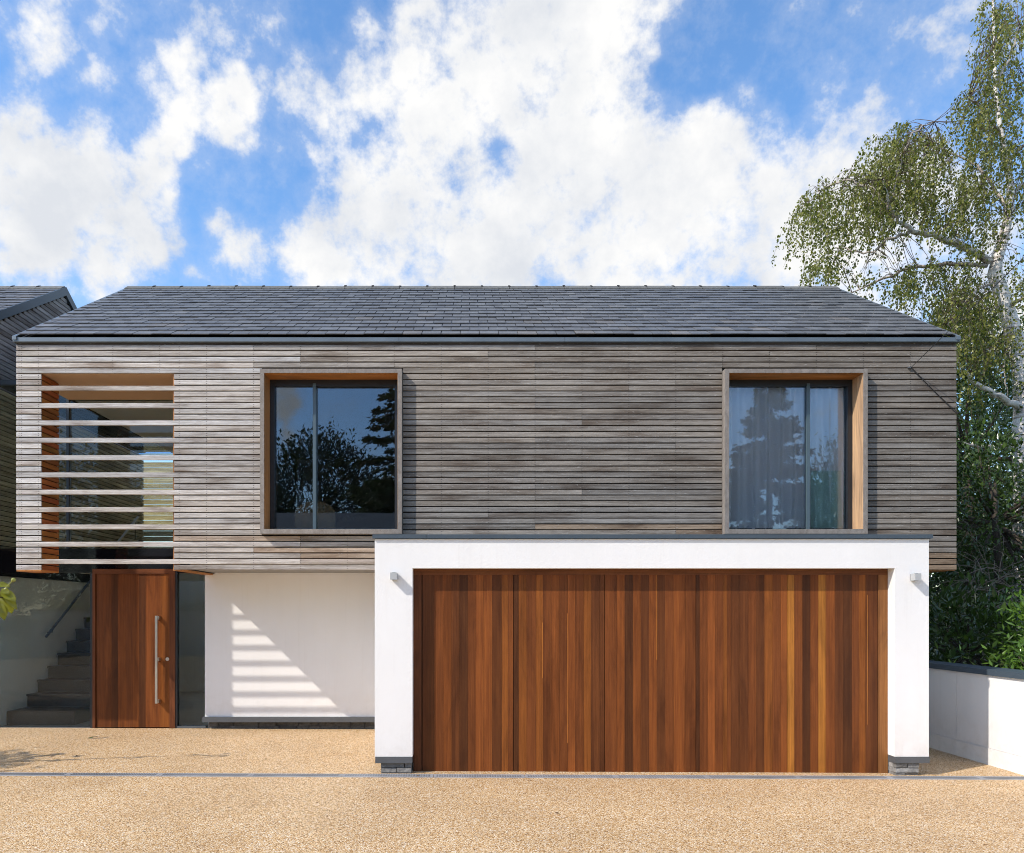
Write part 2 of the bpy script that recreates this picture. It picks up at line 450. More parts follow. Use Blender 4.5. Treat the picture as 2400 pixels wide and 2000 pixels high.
M['rail_glass'] = glass('balustrade_glass', (.86, .95, .92), 1.4)
M['black_glass'] = plain('black_glass', (.006, .006, .008), .06, 0, .05, 3)
M['stair'] = plain('stair_tread', (.030, .022, .018), .45, 0, .15, 5)
M['stairwhite'] = plain('stair_floor', (.30, .26, .21), .5, 0, .1, 5)
M['curtain'] = None
M['soil'] = plain('ground_cover', (.045, .055, .022), .95, 0, .5, 1.5, .5, 30)
M['cable'] = plain('black_cable', (.02, .02, .02), .6)
M['bark_dark'] = plain('dark_bark', (.06, .045, .032), .9, 0, .3, 12, .8, 30)
M['twig_dark'] = plain('birch_twig', (.09, .06, .045), .85, 0, .3, 12)
M['twig'] = plain('pale_twig', (.22, .17, .13), .85, 0, .3, 12)
M['birch'] = bark_birch()
M['birch_limb'] = plain('birch_limb_bark', (.40, .34, .29), .8, 0, .5, 9, .5, 40)
M['birch_leaf'] = leaf_mat('birch_leaf', [(.062, .080, .014), (.135, .155, .028), (.21, .22, .042), (.11, .13, .024), (.30, .28, .065), (.08, .10, .018)], .38, .4)
M['ever_leaf'] = leaf_mat('evergreen_leaf', [(.025, .05, .012), (.045, .085, .018), (.07, .12, .022), (.035, .065, .015)], .18, .28, .6)
M['laurel_leaf'] = leaf_mat('laurel_leaf', [(.07, .14, .02), (.10, .19, .028), (.13, .23, .03)], .3, .3, .5)
M['conifer_leaf'] = leaf_mat('conifer_needles', [(.02, .035, .01), (.04, .06, .014), (.06, .08, .016)], .15, .6)
M['mag_leaf'] = leaf_mat('magnolia_leaf', [(.20, .21, .025), (.26, .26, .03)], .4, .3, .5)
M['leaf_green'] = plain('fresh_leaf', (.10, .16, .04), .6)
M['leaf_brown'] = plain('dry_leaf', (.13, .07, .03), .8)
M['bud'] = plain('bud_green', (.26, .27, .06), .55)
def curtain_mat():
    m, nt, b, o = mat_base('sheer_curtain')
    b.inputs['Base Color'].default_value = (.93, .93, .95, 1); b.inputs['Roughness'].default_value = .9
    n = noise_tex(nt, mapping(nt, coords(nt), (300, 300, 300)), 1.0, 2, .5); bump(nt, b, n.outputs['Fac'], .1, .002)
    t = nd(nt, 'ShaderNodeBsdfTranslucent'); t.inputs[0].default_value = (.85, .85, .88, 1)
    mx = nd(nt, 'ShaderNodeMixShader'); mx.inputs[0].default_value = .25
    nt.links.new(b.outputs[0], mx.inputs[1]); nt.links.new(t.outputs[0], mx.inputs[2]); nt.links.new(mx.outputs[0], o.inputs[0])
    return m
M['curtain'] = curtain_mat()

# ------------------------------------------------------------------ ground, driveway, drain
def gz(x): return -.004 * (x + 1.0)
g = MB(); g.add([(-400, -400, -.16), (400, -400, -.16), (400, 400, -.16), (-400, 400, -.16)], [(0, 1, 2, 3)])
tag(g.build('ground', M['soil']), kind='structure')
g = MB()
xs = (-16, 5.93)
g.add([(-16, -16, gz(-16)), (5.95, -16, gz(5.95)), (5.95, 1.24, gz(5.95)), (-16, 1.24, gz(-16))], [(0, 1, 2, 3)])
g.add([(4.5, 1.24, gz(4.5)), (5.95, 1.24, gz(5.95)), (5.95, 7, gz(5.95)), (4.5, 7, gz(4.5))], [(0, 1, 2, 3)])
tag(g.build('driveway', M['gravel']), kind='structure')
dr = empty('drain_channel'); tag(dr, kind='structure')
x = -7.05; i = 0
while x < 5.9:
    x1 = min(x + .955, 5.915)
    m = MB()
    z0, z1 = gz(x) + .004, gz(x1) + .004
    y0, y1 = -1.922, -1.772
    m.add([(x + .003, y0, z0 - .05), (x1 - .003, y0, z1 - .05), (x1 - .003, y1, z1 - .05), (x + .003, y1, z0 - .05),
           (x + .003, y0, z0), (x1 - .003, y0, z1), (x1 - .003, y1, z1), (x + .003, y1, z0)],
          [(0, 3, 2, 1), (4, 5, 6, 7), (0, 1, 5, 4), (1, 2, 6, 5), (2, 3, 7, 6), (3, 0, 4, 7)])
    sec = m.build('drain_section', M['drain'], dr)
    s = MB(); n = 34                              # slots across the grate
    for k in range(n):
        xa = x + .03 + (x1 - x - .06) * k / n; xb = xa + (x1 - x - .06) / n * .5
        zz = gz(xa) + .0075
        s.add([(xa, y0 + .03, zz), (xb, y0 + .03, zz), (xb, y1 - .03, zz), (xa, y1 - .03, zz)], [(0, 1, 2, 3)])
    tag(s.build('grate_slots', M['drain_dark'], sec), kind='stuff')
    x = x1; i += 1

# ------------------------------------------------------------------ main house
XL, XR = -5.864, 6.326                            # timber storey
XO0, XO1 = -5.54, -3.82                           # slatted opening
ZB, ZE = H + .54, H + 3.49                        # underside and eave
ZR = H + 5.55; YR = 3.15; YB = 6.30               # ridge
YG = 1.25                                         # recessed glazing
YW = 1.19                                         # recessed white wall
GF = -1.747                                       # garage front
GX0, GX1, GZT = -.994, 4.881, H + .774
ZS = H + 3.14                                     # porch soffit
W1 = (-2.675, -.855); W2 = (3.291, 5.121); WZ = (H + 1.006, H + 3.122)
house = empty('house', (0, 0, 0))
tag(house, 'modern house with grey timber upper storey, slate roof and white garage block', 'house')

# -- walls behind the boards (dark breather membrane and room shell)
m = MB(); ya, yb = .028, .22
zt = ZE + .01
m.box(XL + .01, ya, ZS + .001, XO1, yb, zt)                                    # over the slatted opening
for a, b in ((XO1, W1[0] + .03), (W1[1] - .03, W2[0] + .03), (W2[1] - .03, XR - .01)):
    m.box(a, ya, ZB + .02 if a > 3 else ZB + .131, b, yb, zt)
for a, b in ((W1[0] + .03, W1[1] - .03), (W2[0] + .03, W2[1] - .03)):
    m.box(a, ya, ZB + .131, b, yb, WZ[0] + .02); m.box(a, ya, WZ[1] - .02, b, yb, zt)
m.box(XR - .2, yb, ZB + .02, XR - .02, YB, zt)
m.box(XO1, yb, ZB + .02, XO1 + .12, YB, zt)
m.box(XO1 + .12, YB - .2, ZB + .02, XR - .2, YB, zt)
cl = m.build('wall', M['membrane'], house)
m = MB()
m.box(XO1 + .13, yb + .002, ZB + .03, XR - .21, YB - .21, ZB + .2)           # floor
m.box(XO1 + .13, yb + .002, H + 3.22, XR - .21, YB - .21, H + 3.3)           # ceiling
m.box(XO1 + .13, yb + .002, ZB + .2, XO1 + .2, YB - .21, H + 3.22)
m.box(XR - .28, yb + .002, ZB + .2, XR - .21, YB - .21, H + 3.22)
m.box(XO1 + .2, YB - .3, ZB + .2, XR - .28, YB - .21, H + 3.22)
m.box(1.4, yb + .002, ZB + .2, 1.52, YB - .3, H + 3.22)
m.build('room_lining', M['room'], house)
# gable ends
for xa, xb in ((XL + .02, XL + .1), (XR - .1, XR - .02)):
    MB().extrude([(.05, ZE), (YB - .05, ZE), (YR, ZR - .06)], 'x', xa, xb).build('gable', M['membrane'], house)

# -- boards
PITCH, BH = 13.555 / (F / D), 11.15 / (F / D)
Z0 = H - (809.5 - CY) * D / F                      # top of first board
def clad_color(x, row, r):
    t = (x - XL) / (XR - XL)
    base = np.interp(t, [0, .16, .3, .45, .7, 1.0], [.54, .45, .32, .24, .205, .18])  # paler towards the left end, darker towards the right
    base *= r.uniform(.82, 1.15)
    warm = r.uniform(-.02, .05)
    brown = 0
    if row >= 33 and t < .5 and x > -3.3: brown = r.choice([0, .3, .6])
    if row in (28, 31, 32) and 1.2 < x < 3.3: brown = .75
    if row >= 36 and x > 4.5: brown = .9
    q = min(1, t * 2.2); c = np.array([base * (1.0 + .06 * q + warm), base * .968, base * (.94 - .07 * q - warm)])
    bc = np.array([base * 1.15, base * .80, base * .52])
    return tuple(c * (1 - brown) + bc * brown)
def board_mesh(x0, x1, zt, r, y=0.0, th=.021, jit=.0):
    zb = zt - BH; c = .0035
    y0 = y + r.uniform(-.0015, .0015) * jit
    prof = [(y0 + c, zt), (y0, zt - c), (y0, zb + c), (y0 + c, zb), (y + th, zb), (y + th, zt)]
    return MB().extrude(prof, 'x', x0, x1)
rb = random.Random(5)
battens = [-.354 + k * .608 for k in range(-9, 12)]
nails = MB()
for row in range(39):
    zt_ = Z0 - row * PITCH
    spans = [(XL, XR)]
    def cut(sp, a, b):
        out = []
        for s, e in sp:
            if e <= a or s >= b: out.append((s, e))
            else:
                if s < a: out.append((s, a))
                if e > b: out.append((b, e))
        return out
    if 4 <= row <= 32:
        spans = cut(spans, W1[0] - .004, W1[1] + .004); spans = cut(spans, W2[0] - .004, W2[1] + .004)
    through = row >= 7 and (row - 7) % 3 == 0
    if row >= 5 and not through: spans = cut(spans, XO0, XO1)
    if row >= 35: spans = cut(spans, GX0 + .1, GX1 - .06)
    for s, e in spans:
        cuts = [s]
        pos = s + rb.uniform(1.3, 4.2)
        if through and s < XO0: pos = max(pos, XO1 + rb.uniform(.3, 2))
        if row == 4 and s < XO0: pos = max(pos, XO1 + .4)
        while pos < e - .5:
            bp = min(battens, key=lambda q: abs(q - pos))
            if bp > cuts[-1] + .5 and bp < e - .35: cuts.append(bp)
            pos = max(pos, bp) + rb.uniform(1.7, 4.4)
        cuts.append(e)
        for a, b in zip(cuts[:-1], cuts[1:]):
            wob = rb.uniform(-.0012, .0012)
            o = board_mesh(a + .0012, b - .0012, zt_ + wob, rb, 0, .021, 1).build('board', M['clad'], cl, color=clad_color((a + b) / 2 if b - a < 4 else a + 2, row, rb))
    for q in battens + [XL + .07, XO0 - .035, XO1 + .07]:
        for s, e in spans:
            if s + .02 < q < e - .02 and not (XO0 < q < XO1 and row >= 5):
                for dz in (.016, BH - .016):
                    nails.add([(q - .0028, -.0022, zt_ - dz - .0028), (q + .0028, -.0022, zt_ - dz - .0028), (q + .0028, -.0022, zt_ - dz + .0028), (q - .0028, -.0022, zt_ - dz + .0028),
                               (q - .0028, .004, zt_ - dz - .0028), (q + .0028, .004, zt_ - dz - .0028), (q + .0028, .004, zt_ - dz + .0028), (q - .0028, .004, zt_ - dz + .0028)],
                              [(0, 1, 2, 3), (0, 4, 5, 1), (1, 5, 6, 2), (2, 6, 7, 3), (3, 7, 4, 0)])
tag(nails.build('nail_heads', M['membrane'], cl), kind='stuff')
# top strip under the gutter
MB().box(XL + .01, .003, Z0 + .008, XR - .01, .026, Z0 + .04).build('eaves_board', M['clad'], house, color=(.07, .06, .055))

# -- return fin at the left corner
FY = .42
fin = MB().box(XL + .024, .026, ZB + .012, XO0 - .024, FY - .002, ZS - .042).build('corner_fin', M['membrane'], house)
for row in range(5, 39):
    zt_ = Z0 - row * PITCH
    for side, xa, xb, mt, col in ((1, XO0 - .02, XO0, M['cedar_y'], (.30 * rb.uniform(.8, 1.15), .115 * rb.uniform(.8, 1.15), .035)), (-1, XL, XL + .02, M['clad_y'], (.4, .38, .36))):
        MB().box(xa, .0225, zt_ - BH, xb, FY, zt_).build('return_board', mt, fin, color=col)
MB().box(XL + .004, .0015, ZB - .012, XO0 - .002, FY, ZB + .01).build('fin_underside', M['cedar_y'], fin, color=(.42, .17, .055))
# -- porch soffit and underside of the storey
MB().box(XL + .024, .0225, ZS - .04, XO1 - .002, YG - .03, ZS).build('porch_soffit', M['tan'], house)
MB().box(XO1 + .002, .024, ZB - .002, XO1 + .10, YW - .004, ZB + .018).build('underside_board', M['cedar_y'], house, color=(.42, .19, .075))
MB().box(XO1 + .102, .026, ZB + .11, GX0, YW - .002, ZB + .13).build('underside_panel', M['smooth_white'], house)
MB().box(GX1 + .0, .024, ZB - .002, XR - .004, YB - .2, ZB + .018).build('underside_board', M['cedar_x'], house, color=(.40, .18, .07))
MB().box(XO1 - .018, .024, ZB - .002, XO1, YG - .03, ZS - .002).build('porch_return', M['cedar_z'], house, color=(.38, .16, .06))

# -- roof
slope = math.atan2(ZR - (H + 3.575), YR - 0.0); sl_len = math.hypot(ZR - (H + 3.575), YR)
roof = MB()
zE2 = H + 3.575
roof.extrude([(.02, zE2 - .03), (.16, ZE + .02), (YB - .16, ZE + .02), (YB - .02, zE2 - .03), (YR, ZR - .03)], 'x', XL + .02, XR - .02)
roof = roof.build('roof', M['membrane'], house)
def slate_unit(w, l, t):
    me = bpy.data.meshes.new('slate')
    b = MB().box(-w / 2, 0, 0, w / 2, l, t)
    me.from_pydata(b.v, [], b.f); me.materials.append(M['slate']); return me
def slate_color(r, x=0):
    g_ = r.choice([.108, .118, .128, .138, .12]) * r.uniform(.88, 1.12)
    if r.random() < .05: return (g_ * 1.2, g_ * 1.12, g_ * 1.04)
    return (g_ * .99, g_ * 1.0, g_ * 1.03)
def slate_field(x0, x1, parent, seed, n_rows_single, e_rows=16, w=.249):
    r = random.Random(seed)
    unit = slate_unit(1.0, .44, .011)
    e = (sl_len - .02) / e_rows
    rest = MB(); tail = .026
    tilt = slope - math.atan2(tail, .44)
    cs, sn = math.cos(slope), math.sin(slope)
    for k in range(e_rows):
        s0 = k * e - .024
        xs_ = [x0]; off = 0 if k % 2 == 0 else -w / 2
        xx = x0 + w + off
        while xx < x1 - .04: xs_.append(xx); xx += w
        xs_.append(x1)
        for a, b in zip(xs_[:-1], xs_[1:]):
            if b - a < .03: continue
            ds = r.uniform(-.004, .004); dn = r.uniform(0, .006); rot = r.uniform(-.004, .004)
            y = (s0 + ds) * cs - (tail + dn) * sn; z = zE2 + (s0 + ds) * sn + (tail + dn) * cs
            L_ = .44 if k < e_rows - 2 else e * (e_rows - k) + .01
            mw = Matrix.Translation(((a + b) / 2, y, z)) @ Matrix.Rotation(rot, 4, 'Z') @ Matrix.Rotation(tilt + r.uniform(-.006, .004), 4, 'X') @ Matrix.Diagonal((b - a - r.uniform(.007, .012), L_ / .44, 1, 1))
            if k < n_rows_single:
                o = link_mesh('slate', unit, parent, slate_color(r)); o.matrix_world = mw; o.matrix_basis = mw
            else:
                rest.add([mw @ v.co for v in unit.vertices], [tuple(p.vertices) for p in unit.polygons])
    if rest.v:
        o = rest.build('upper_slates', M['slate_isl'], parent); tag(o, kind='stuff')
def slate_island():
    m, nt, b, o = mat_base('slate_upper_rows')
    c = geo_pos(nt); r = island(nt)
    col = ramp(nt, r, [(0, (.102, .105, .11)), (.3, (.116, .12, .125)), (.6, (.127, .13, .135)), (.94, (.142, .146, .15)), (1, (.15, .146, .142))])
    n = noise_tex(nt, mapping(nt, c, (6, 3, 3)), 1.0, 6, .65, .4)
    col = mixc(nt, 1.0, col, ramp(nt, n.outputs['Fac'], [(.3, (.72, .72, .74)), (.55, (1, 1, 1)), (.75, (1.28, 1.26, 1.22))]), 'MULTIPLY')
    nt.links.new(col, b.inputs['Base Color'])
    n2 = noise_tex(nt, c, 40, 4, .6)
    nt.links.new(ramp(nt, n2.outputs['Fac'], [(.3, (.38, .38, .38)), (.7, (.58, .58, .58))]), b.inputs['Roughness'])
    bump(nt, b, n2.outputs['Fac'], .3, .003)
    return m
M['slate_isl'] = slate_island()
slate_field(XL + .03, XR - .03, roof, 3, 6)
MB().add([(XL + .02, YB, zE2), (XR - .02, YB, zE2), (XR - .02, YR, ZR + .01), (XL + .02, YR, ZR + .01)], [(0, 1, 2, 3)]).build('back_slope', M['slate_isl'], roof)
# ridge tiles
def ridge(x0, x1, parent, seed):
    r = random.Random(seed); n = max(1, round((x1 - x0) / .467)); w = (x1 - x0) / n
    for k in range(n):
        a, b = x0 + k * w + .004, x0 + (k + 1) * w - .004
        dz = r.uniform(-.006, .006)
        top = ZR + .055 + dz; hw = .14
        prof = [(YR - hw, top - .085), (YR - hw, top - .105), (YR, top - .02), (YR + hw, top - .105), (YR + hw, top - .085), (YR + .02, top), (YR - .02, top)]
        prof.reverse()
        g_ = r.uniform(.11, .15)
        t = MB().extrude(prof, 'x', a, b)
        t.build('ridge_tile', M['stone'], parent, recalc=True, color=(g_, g_, g_ * .95))
        if k:
            hw2 = .07
            prof2 = [(YR - hw2, top - .032), (YR, top + .006), (YR + hw2, top - .032), (YR + hw2, top - .02), (YR, top + .02), (YR - hw2, top - .02)]
            MB().extrude(prof2, 'x', a - .022, a + .014).build('ridge_clip', M['membrane'], parent, recalc=True)
ridge(XL - .0, XR + .0, roof, 4)
# verges
for xa, xb in ((XL - .022, XL + .03), (XR - .03, XR + .022)):
    for yy in (0, 1):
        prof = [(-.05, zE2 - .06), (-.05, zE2 - .015), (YR, ZR + .035), (YR, ZR - .03)]
        if yy: prof = [(2 * YR - a, b) for a, b in prof]
        MB().extrude(prof, 'x', xa, xb).build('verge_trim', M['zinc'], roof, recalc=True)
# gutter
gut = [XL - .024] + [P(q, 795, -.05).x for q in (170, 545, 933, 1324, 1740)] + [XR + .024]
for a, b in zip(gut[:-1], gut[1:]):
    t = ZE + .058; bt = ZE + .0
    prof = [(-.036, bt + .006), (-.030, bt), (.05, bt), (.05, t - .02), (-.024, t - .02), (-.024, t), (-.036, t)]
    MB().extrude(prof, 'x', a + .0015, b - .0015).build('gutter_section', M['zinc'], roof, recalc=True)

# -- ground floor white wall
XW0 = -3.84
MB().box(XW0, YW, .19, GX0 + .02, YW + .22, ZB + .128).build('white_wall', M['smooth_white'], house)
MB().box(XW0 - .022, YW - .045, .115, GX0 - .002, YW + .05, .19).build('base_flashing', M['lead_flash'], house)
def stone_run(x0, x1, y, z0, z1, rows, parent, seed, dark=1.0, yd=.04):
    r = random.Random(seed); hh = (z1 - z0) / rows
    for k in range(rows):
        x = x0
        while x < x1 - .02:
            w = min(r.uniform(.10, .26), x1 - x)
            if x1 - x - w < .05: w = x1 - x
            c = .006; dy = r.uniform(-.012, .006)
            a, b, za, zb = x + .002, x + w - .002, z0 + k * hh + .0015, z0 + (k + 1) * hh - .0015
            vs = [(a, y + yd, za), (b, y + yd, za), (b, y + yd, zb), (a, y + yd, zb),
                  (a + c * .4, y + dy + r.uniform(-.006, .006), za + c * .3), (b - c * .4, y + dy + r.uniform(-.006, .006), za + c * .3),
                  (b - c * .4, y + dy + r.uniform(-.006, .006), zb - c * .3), (a + c * .4, y + dy + r.uniform(-.006, .006), zb - c * .3)]
            fs = [(0, 3, 2, 1), (4, 5, 6, 7), (0, 1, 5, 4), (1, 2, 6, 5), (2, 3, 7, 6), (3, 0, 4, 7)]
            g_ = r.uniform(.16, .27) * dark
            MB().add(vs, fs).build('stone', M['stone'], parent, recalc=True, color=(g_, g_ * .97, g_ * .92))
            x += w
pl = MB().box(XW0 + .04, YW + .097, -.03, GX0 - .002, YW + .2, .112).build('wall_plinth', M['membrane'], house)
stone_run(XW0 + .03, GX0 - .01, YW + .055, -.02, .112, 2, pl, 21, .4)  # stone colour lowered to carry the shade under the flashing

# -- garage block
gar = MB()
OX0, OX1, OZ = -.594, 4.519, H + .4655
gb = GF + .5
gar.box(GX0, GF, .18, OX0, gb, GZT)                       # left pier
gar.box(OX1, GF, .18, GX1, gb, GZT)                       # right pier
gar.box(OX0, GF, OZ, OX1, gb, GZT)                        # lintel
gar.box(GX0, gb, .18, GX0 + .25, YW + .2, GZT)            # side walls
gar.box(GX1 - .25, gb, .18, GX1, YB - .3, GZT if False else ZB - .01)
gar = gar.build('garage_block', M['render'], house)
MB().box(GX0 + .02, GF + .02, GZT, GX1 - .02, .018, GZT + .02).build('garage_roof', M['dark_metal'], gar)
ct, cb = H + .822, H + .779
for a, b in ((GX0 - .022, P(1000, 1257, GF).x), (P(1000, 1257, GF).x, P(1590, 1257, GF).x), (P(1590, 1257, GF).x, P(2059, 1257, GF).x), (P(2059, 1257, GF).x, GX1 + .03)):
    MB().extrude([(GF - .026, cb), (GF + .18, cb), (GF + .18, ct + .01), (GF - .026, ct)], 'x', a + .001, b - .001).build('coping', M['dark_metal'], gar, recalc=True)
MB().box(GX0 - .022, GF + .181, cb, GX0 + .16, -.002, ct + .01).build('coping', M['dark_metal'], gar)
MB().box(GX1 - .15, GF + .181, cb, GX1 + .03, -.002, ct + .01).build('coping', M['dark_metal'], gar)
for a, b, s in ((GX0 + .006, OX0 - .002, -1), (OX1 + .002, GX1 + .004, 1)):
    MB().box(a, GF - .008, .112, b, gb + .0, .179).build('pier_flashing', M['lead_flash'], gar)
# stone feet
for a, b, sd in ((GX0 + .06, OX0 - .012, 31), (OX1 + .012, GX1 - .095, 32)):
    ft = MB().box(a + .035, GF + .055, -.06, b - .035, gb - .05, .111).build('stone_foot', M['membrane'], gar)
    stone_run(a, b, GF + .022, -.045, .1105, 3, ft, sd)
    r = random.Random(sd)
    for xx, sg in ((a, -1), (b, 1)):
        for k in range(3):
            y = GF + .06
            for q in range(2):
                w = .2; g_ = r.uniform(.2, .32); hh = .1555 / 3
                za = -.045 + k * hh + .0015; xa = xx - sg * .036; xb_ = xx + sg * r.uniform(-.004, .004)
                MB().box(min(xa, xb_), y + .002, za, max(xa, xb_), y + w - .002, za + hh - .003).build('stone', M['stone'], ft, color=(g_, g_ * .97, g_ * .93))
                y += w

# -- garage door
YD = GF + .129
gd = MB().box(OX0, YD + .03, -.05, OX1, YD + .12, OZ - .002).build('garage_door', M['membrane'], house)
lx0, lx1 = P(989, 0, YD).x, P(2058, 0, YD).x
lz = P(0, 1346.5, YD).z
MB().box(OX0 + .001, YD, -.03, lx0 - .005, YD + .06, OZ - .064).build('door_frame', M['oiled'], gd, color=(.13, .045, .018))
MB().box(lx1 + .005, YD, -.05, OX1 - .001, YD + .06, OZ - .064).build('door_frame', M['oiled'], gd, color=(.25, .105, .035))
MB().box(OX0 + .001, YD, OZ - .0635, OX1 - .001, YD + .06, OZ - .001).build('door_frame', M['oiled_x'], gd, color=(.15, .055, .022))
TONE = {'D': (.078, .027, .010), 'd': (.108, .035, .0115), 'm': (.158, .048, .0138), 'r': (.195, .058, .015), 'o': (.225, .071, .016), 'O': (.37, .142, .027)}
pl_ = [(105, 'd'), (200, 'm'), (275, 'r'), (345, 'd'), (410, 'D'), (477, 'm'), (540, 'r'), (605, 'r'), (677, 'd'), (755, 'o'), (808, 'm'), (852, 'D'),
       (895, 'o'), (962, 'm'), (1035, 'o'), (1095, 'm'), (1163, 'r'), (1230, 'm'), (1297, 'r'), (1360, 'm'), (1428, 'o'), (1490, 'd'), (1560, 'd'), (1600, 'm'),
       (1700, 'r'), (1765, 'D'), (1832, 'r'), (1898, 'd'), (1966, 'r'), (2030, 'd'), (2097, 'm'), (2165, 'r'), (2265, 'm'), (2350, 'D'), (2380, 'm'), (2445, 'r'),
       (2510, 'm'), (2575, 'o'), (2605, 'm'), (2640, 'd'), (2710, 'd'), (2780, 'm'), (2845, 'd'), (2912, 'o'), (2980, 'm'), (3045, 'r'), (3100, 'O'), (3158, 'm'),
       (3225, 'D'), (3290, 'r'), (3355, 'O'), (3415, 'r'), (3490, 'd'), (3560, 'D'), (3630, 'm'), (3690, 'o'), (3742, 'd'), (3843, None)]
seams = (852, 1600, 2350, 3100)
rp = random.Random(9)
for (a, t), (b, _) in zip(pl_[:-1], pl_[1:]):
    xa, xb = P(960 + a / 3.5, 0, YD).x, P(960 + b / 3.5, 0, YD).x
    xa += .003 if a in seams else .0008; xb -= .003 if b in seams else .0008
    kk = rp.uniform(.9, 1.12); c = tuple(q * kk for q in TONE[t])
    y = YD + .006 + rp.uniform(-.0007, .0007)
    MB().box(max(xa, lx0), y, -.045, min(xb, lx1), y + .022, lz).build('plank', M['oiled'], gd, color=c)
# slim bright sapwood lines between planks
for q, z_a, z_b in ((1297, .3, 1.7), (2028, 1.2, lz), (1090, 1.0, 1.6), (3756, .5, 1.9)):
    xx = P(960 + q / 3.5, 0, YD).x
    MB().add([(xx - .0015, YD + .0045, z_a), (xx + .004, YD + .0045, z_a), (xx + .003, YD + .0045, z_b), (xx - .001, YD + .0045, z_b),
              (xx - .0015, YD + .02, z_a), (xx + .004, YD + .02, z_a), (xx + .003, YD + .02, z_b), (xx - .001, YD + .02, z_b)],
             [(0, 1, 2, 3), (0, 4, 5, 1), (1, 5, 6, 2), (2, 6, 7, 3), (3, 7, 4, 0)]).build('sapwood_strip', M['oiled'], gd, color=(.48, .17, .035))

# -- upper windows
def window(W, mull, jamb_side, seed):
    x0, x1 = W; z0, z1 = WZ
    root = MB(); t = .053; yf, yr = -.10, .17
    root.box(x0, yf, z0, x0 + t, yr + .05, z1)                      # projecting timber box
    root.box(x1 - t, yf, z0, x1, yr + .05, z1)
    root.box(x0 + t, yf, z1 - t, x1 - t, yr + .05, z1)
    root.box(x0 + t, yf, z0, x1 - t, yr + .05, z0 + .06)
    r = random.Random(seed)
    win = root.build('window', M['wbox'], house)
    # lighter lining inside the box
    e = .003
    ix0, ix1, iz0, iz1 = x0 + t, x1 - t, z0 + .06, z1 - t
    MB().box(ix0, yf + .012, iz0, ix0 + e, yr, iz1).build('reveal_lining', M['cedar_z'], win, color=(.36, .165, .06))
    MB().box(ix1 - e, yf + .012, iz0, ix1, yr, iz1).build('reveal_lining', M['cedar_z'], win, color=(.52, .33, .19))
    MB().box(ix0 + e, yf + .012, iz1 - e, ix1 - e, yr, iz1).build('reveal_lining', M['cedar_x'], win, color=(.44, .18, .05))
    # sliding frame
    f = MB(); fw = .065
    f.box(ix0 + e, yr, iz0, ix0 + fw, yr + .09, iz1 - e); f.box(ix1 - fw, yr, iz0, ix1 - e, yr + .09, iz1 - e)
    f.box(ix0 + fw, yr, iz1 - fw - .02, ix1 - fw, yr + .09, iz1 - e); f.box(ix0 + fw, yr, iz0, ix1 - fw, yr + .09, iz0 + .03)
    f.build('frame', M['black_frame'], win)
    f = MB()
    f.box(mull - .02, yr - .004, iz0 + .004, mull + .02, yr + .06, iz1 - .05)
    f.build('mullion', M['grey_frame'], win)
    MB().box(ix0 + fw, yr + .034, iz0 + .03, mull - .02, yr + .046, iz1 - fw - .02).build('pane', M['glass'], win)
    MB().box(mull + .02, yr + .054, iz0 + .03, ix1 - fw, yr + .066, iz1 - fw - .02).build('pane', M['glass'], win)
    s = MB().box(ix0 + fw + .001, yr + .062 if jamb_side < 0 else yr + .07, iz0 + .03, ix1 - fw - .001, yr + .088, iz0 + .05)
    s.build('sill_track', M['grey_frame'], win)
    return win
def wbox_mat():
    m, nt, b, o = mat_base('window_box_timber')
    c = geo_pos(nt)
    n = noise_tex(nt, mapping(nt, c, (18, 18, 9)), 1.0, 6, .7, .5)
    n2 = noise_tex(nt, mapping(nt, c, (160, 160, 60)), 1.0, 3, .6)
    f = mth(nt, 'ADD', mth(nt, 'MULTIPLY', n.outputs['Fac'], .6), mth(nt, 'MULTIPLY', n2.outputs['Fac'], .4))
    nt.links.new(ramp(nt, f, [(.3, (.13, .105, .085)), (.5, (.22, .19, .165)), (.7, (.33, .295, .26))]), b.inputs['Base Color'])
    b.inputs['Roughness'].default_value = .75; bump(nt, b, f, .4, .003)
    return m
M['wbox'] = wbox_mat()
w1 = window(W1, P(737.5, 0, .19).x, -1, 1)
w2 = window(W2, P(1893, 0, .19).x, 1, 2)
MB().box(P(1900, 0, .25).x, .242, WZ[0] + .11, W2[1] - .12, .252, H + 1.88).build('balustrade_pane', M['rail_glass'], w2)

# -- front door in the recess
YF = YG + .0
fd = MB().box(P(219, 0, YF).x, YF + .02, .005, P(412, 0, YF).x, YF + .1, P(0, 1334, YF).z).build('front_door', M['membrane'], house)
dl0, dl1, dlz = P(226, 0, YF).x, P(398.5, 0, YF).x, P(0, 1346, YF).z
dz0 = .022
MB().box(P(219, 0, YF).x, YF - .03, dz0, dl0 - .006, YF + .06, dlz + .004).build('door_frame', M['oiled'], fd, color=(.15, .05, .02))
MB().box(dl1 + .004, YF - .03, dz0, P(412, 0, YF).x, YF + .06, dlz + .004).build('door_frame', M['oiled'], fd, color=(.15, .05, .02))
MB().box(P(219, 0, YF).x, YF - .03, dlz + .0045, P(412, 0, YF).x, YF + .06, P(0, 1334, YF).z).build('door_frame', M['oiled_x'], fd, color=(.16, .055, .022))
dp = [(795, 'm'), (860, 'm'), (918, 'd'), (972, 'r'), (1040, 'm'), (1095, 'r'), (1145, 'd'), (1197, 'r'), (1255, 'r'), (1320, 'o'), (1394, None)]  # shadow band of the corner fin is put into one plank's darker tone
